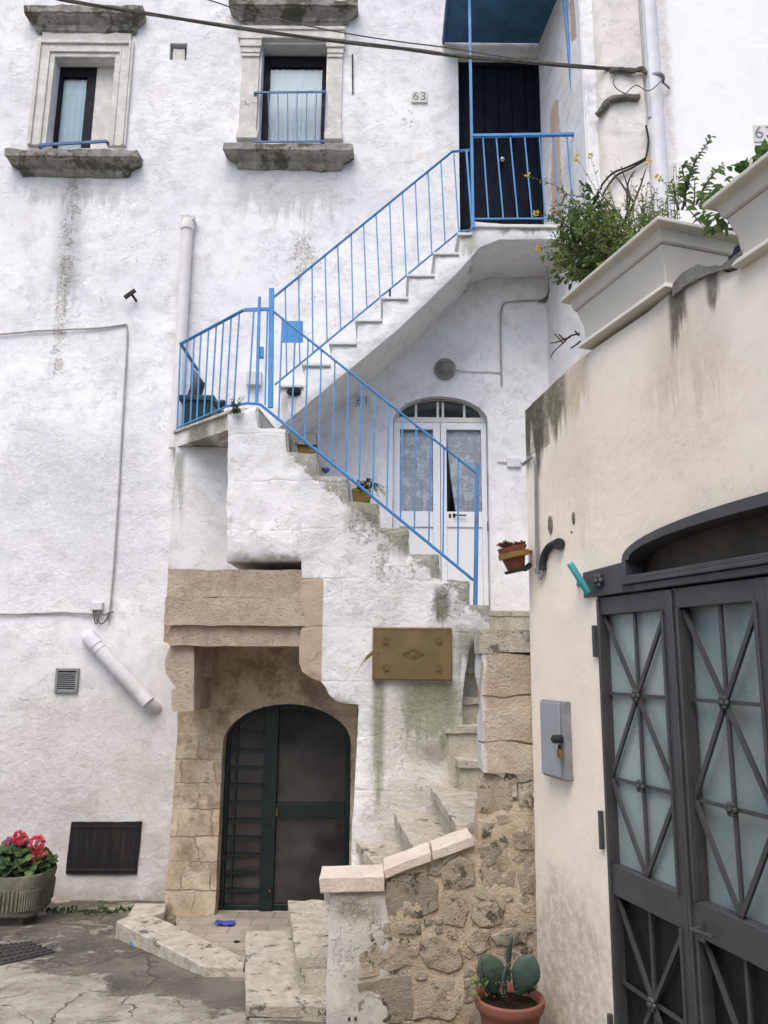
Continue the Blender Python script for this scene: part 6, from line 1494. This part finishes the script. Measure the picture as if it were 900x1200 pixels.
# ---- pots on the second flight
def boxpot(x0, x1, yb, yt, Y, mat, label, rim=None):
    a, b = P(x0, yb, Y), P(x1, yt, Y); t = thing('step_pot', label, 'flower pot', ((a.x + b.x) / 2, Y + .08, a.z)); q = MB(); d = .17
    q.hexa([(a.x + .014, Y + .01, a.z), (b.x - .014, Y + .01, a.z), (b.x - .014, Y + d, a.z), (a.x + .014, Y + d, a.z)], [(a.x, Y, b.z), (b.x, Y, b.z), (b.x, Y + d, b.z), (a.x, Y + d, b.z)]); q.build('pot', M_[mat], t, bevel=.008)
    q = MB(); q.box((a.x + .012, Y + .012, b.z - .002), (b.x - .012, Y + d - .012, b.z + .006)); q.build('soil', M_['soil'], t); return t, a, b
t, a, b = boxpot(347, 371, 531, 519, YA + .14, 'ochrepot', 'ochre pot with a black tray stood on it, on the third stair from the landing')
q = MB(); q.hexa([P(345, 521, YA + .12), P(372, 522, YA + .12), P(372, 522, YA + .32), P(345, 521, YA + .32)], [P(358, 508, YA + .16), P(371, 508, YA + .16), P(371, 508, YA + .30), P(358, 508, YA + .30)]); q.build('tray', M_['blackbag'], t, bevel=.006)
t, a, b = boxpot(411.5, 435, 588.5, 573, YA + .10, 'ochrepot', 'ochre pot holding a trailing succulent, on the fifth stair from the landing')
t = thing('trailing_succulent', 'dark trailing succulent growing from the ochre pot', 'plant', ((a.x + b.x) / 2, YA + .18, b.z))
q, st = MB(), MB(); r = random.Random(8)
for k in range(26):
    s_ = P(r.uniform(416, 434), 573, YA + r.uniform(.12, .22)); e = P(r.uniform(418, 453), r.uniform(562, 584), YA + r.uniform(.06, .24)); stalk(st, q, [s_, s_.lerp(e, .5) + Vector((0, 0, .05)), e], r, .004, 12, .028, .3, .5)
q.build('foliage', M_['leafdark'], t, recalc=False); st.build('stems', M_['twig'], t)
# ---- green planter box and black bag on the left landing
a, b = P(209, 500, 7.2), P(252, 465, 7.2); t = thing('green_box', 'dark green plastic box behind the slanting landing rail', 'box', ((a.x + b.x) / 2, 7.3, ZL1))
q = MB(); x0, x1 = P(212, 480, 7.15).x, P(249, 480, 7.15).x; zt_ = P(230, 465, 7.15).z
q.hexa([(x0 + .05, 7.17, ZL1), (x1 - .03, 7.17, ZL1), (x1 - .03, 7.52, ZL1), (x0 + .05, 7.52, ZL1)], [(x0, 7.12, zt_), (x1, 7.12, zt_), (x1, 7.56, zt_), (x0, 7.56, zt_)]); q.build('body', M_['bin'], t, bevel=.012)
frame = MB(); frame.hexa([(x0 - .02, 7.10, zt_ - .05), (x1 + .02, 7.10, zt_ - .05), (x1 + .02, 7.58, zt_ - .05), (x0 - .02, 7.58, zt_ - .05)], [(x0 - .022, 7.098, zt_ + .004), (x1 + .022, 7.098, zt_ + .004), (x1 + .022, 7.582, zt_ + .004), (x0 - .022, 7.582, zt_ + .004)]); frame.build('rim', M_['bin'], t, bevel=.008)
q = MB(); c_ = P(231, 452, 7.3); q.tube([c_ + Vector((-.03, 0, -.16)), c_ + Vector((.01, 0, .02)), c_ + Vector((-.05, 0, .17))], [.075, .07, .012], 10); rough_up(q, .02, 2, 8)
one(q, 'black_sack', M_['blackbag'], 'pointed black sack standing in the dark green box', 'sack')
q = MB(); c_ = P(259, 474, 6.95); q.blob(c_, (.06, .05, .045), 2, .4, 2, 5); one(q, 'black_bundle', M_['blackbag'], 'small black bundle on the landing right of the green box', 'bundle')
# ---- weed growing on the corner of the stair wall
t = thing('corner_weed', 'tuft of green weed growing at the top corner of the stair wall', 'weed', P(278, 480, YA - .05))
q, st = MB(), MB(); r = random.Random(5)
for k in range(26):
    s_ = P(277 + r.uniform(-3, 4), 484, YA - .04); e = P(r.uniform(268, 286), r.uniform(463, 491), YA - r.uniform(.02, .16)); stalk(st, q, [s_, s_.lerp(e, .5) + Vector((0, -.03, .02)), e], r, .003, 14, .026, .15, .35)
q.build('foliage', M_['leafdark'], t, recalc=False); st.build('stems', M_['leafmid'], t)
# weeds in the cracks at the foot of the walls
t = MB(); r = random.Random(77)
def tuft(x, y, z, n, s): 
    c_ = PZ(x, y, z)
    for _ in range(n): leaf(t, c_ + Vector((r.uniform(-.05, .05), r.uniform(-.02, .02), 0)), Vector((r.uniform(-1, 1), r.uniform(-1, .2), r.uniform(.3, 1.2))), Vector((0, -1, .3)), s * r.uniform(.5, 1.1), s * .35)
for x in range(52, 150, 6): tuft(x + r.uniform(-3, 3), 1068 + r.uniform(-2, 4), -.04, 7, .05)
for x, y in ((406, 1191), (412, 1196), (404, 1184)): tuft(x, y, .15, 12, .05)
tag(t.build('moss', M_['leafdark'], None, recalc=False), kind='stuff')
# ================================================================== HOUSE ACROSS THE ALLEY (mirrored in the cellar door glass)
t = thing('house_across', 'pale house across the alley, seen only mirrored in the door glass', 'house', (0, -3.2, .4))
q = MB(); slab(q, Frame((0, -3.2, 0), (1, 0, 0), (0, -1, 0)), [(-9, -.2), (9, -.2), (9, 5.6), (-9, 5.6)], [rect(-2.2, -1.2, .5, 2.7), rect(1.6, 2.5, 1.3, 2.7)], depth=.3, step=.5, amp=.02, seed=50); q.build('wall', M_['recess'], t)
q = MB(); q.box((-9, -8, -.2), (9, -3.6, 5.7)); q.build('rear_wall', M_['interior'], t)
q = MB(); q.box((-2.2, -3.45, .4), (-1.2, -3.38, 2.7)); q.build('door', M_['navywood'], t)
# ================================================================== LIGHT
w = bpy.data.worlds.new('World'); SC.world = w; w.use_nodes = True
nt = w.node_tree; bg = nt.nodes['Background']; sky = nt.nodes.new('ShaderNodeTexSky'); sky.sky_type = 'NISHITA'; sky.sun_disc = False
EL, AZ = R(60), R(197)
sky.sun_elevation = EL; sky.sun_rotation = AZ; sky.air_density = 1.0; sky.dust_density = 3.0; sky.ozone_density = 1.0
nt.links.new(sky.outputs[0], bg.inputs[0]); bg.inputs[1].default_value = .15
sl = bpy.data.lights.new('sun', 'SUN'); sl.energy = 1.35; sl.angle = R(45); sl.color = (1, .96, .91)
so = bpy.data.objects.new('sun', sl); COL.objects.link(so)
# sky texture: rotation measured from +Y clockwise; the lamp comes from the same direction
d = Vector((math.sin(AZ) * math.cos(EL), math.cos(AZ) * math.cos(EL), math.sin(EL)))
so.rotation_euler = d.to_track_quat('Z', 'Y').to_euler(); so.location = d * 20
vs = SC.view_settings; SC.display_settings.display_device = 'sRGB'; vs.view_transform = 'Standard'; vs.look = 'None'; vs.gamma = 1; vs.use_curve_mapping = False
vs.exposure = EXPO
SC.cycles.max_bounces = 5; SC.cycles.diffuse_bounces = 3; SC.cycles.glossy_bounces = 2; SC.cycles.transparent_max_bounces = 6; SC.cycles.caustics_reflective = False; SC.cycles.caustics_refractive = False; SC.cycles.use_adaptive_sampling = True; SC.cycles.adaptive_threshold = .03; SC.cycles.use_denoising = True
try: SC.cycles.denoiser = 'OPENIMAGEDENOISE'
except Exception: pass
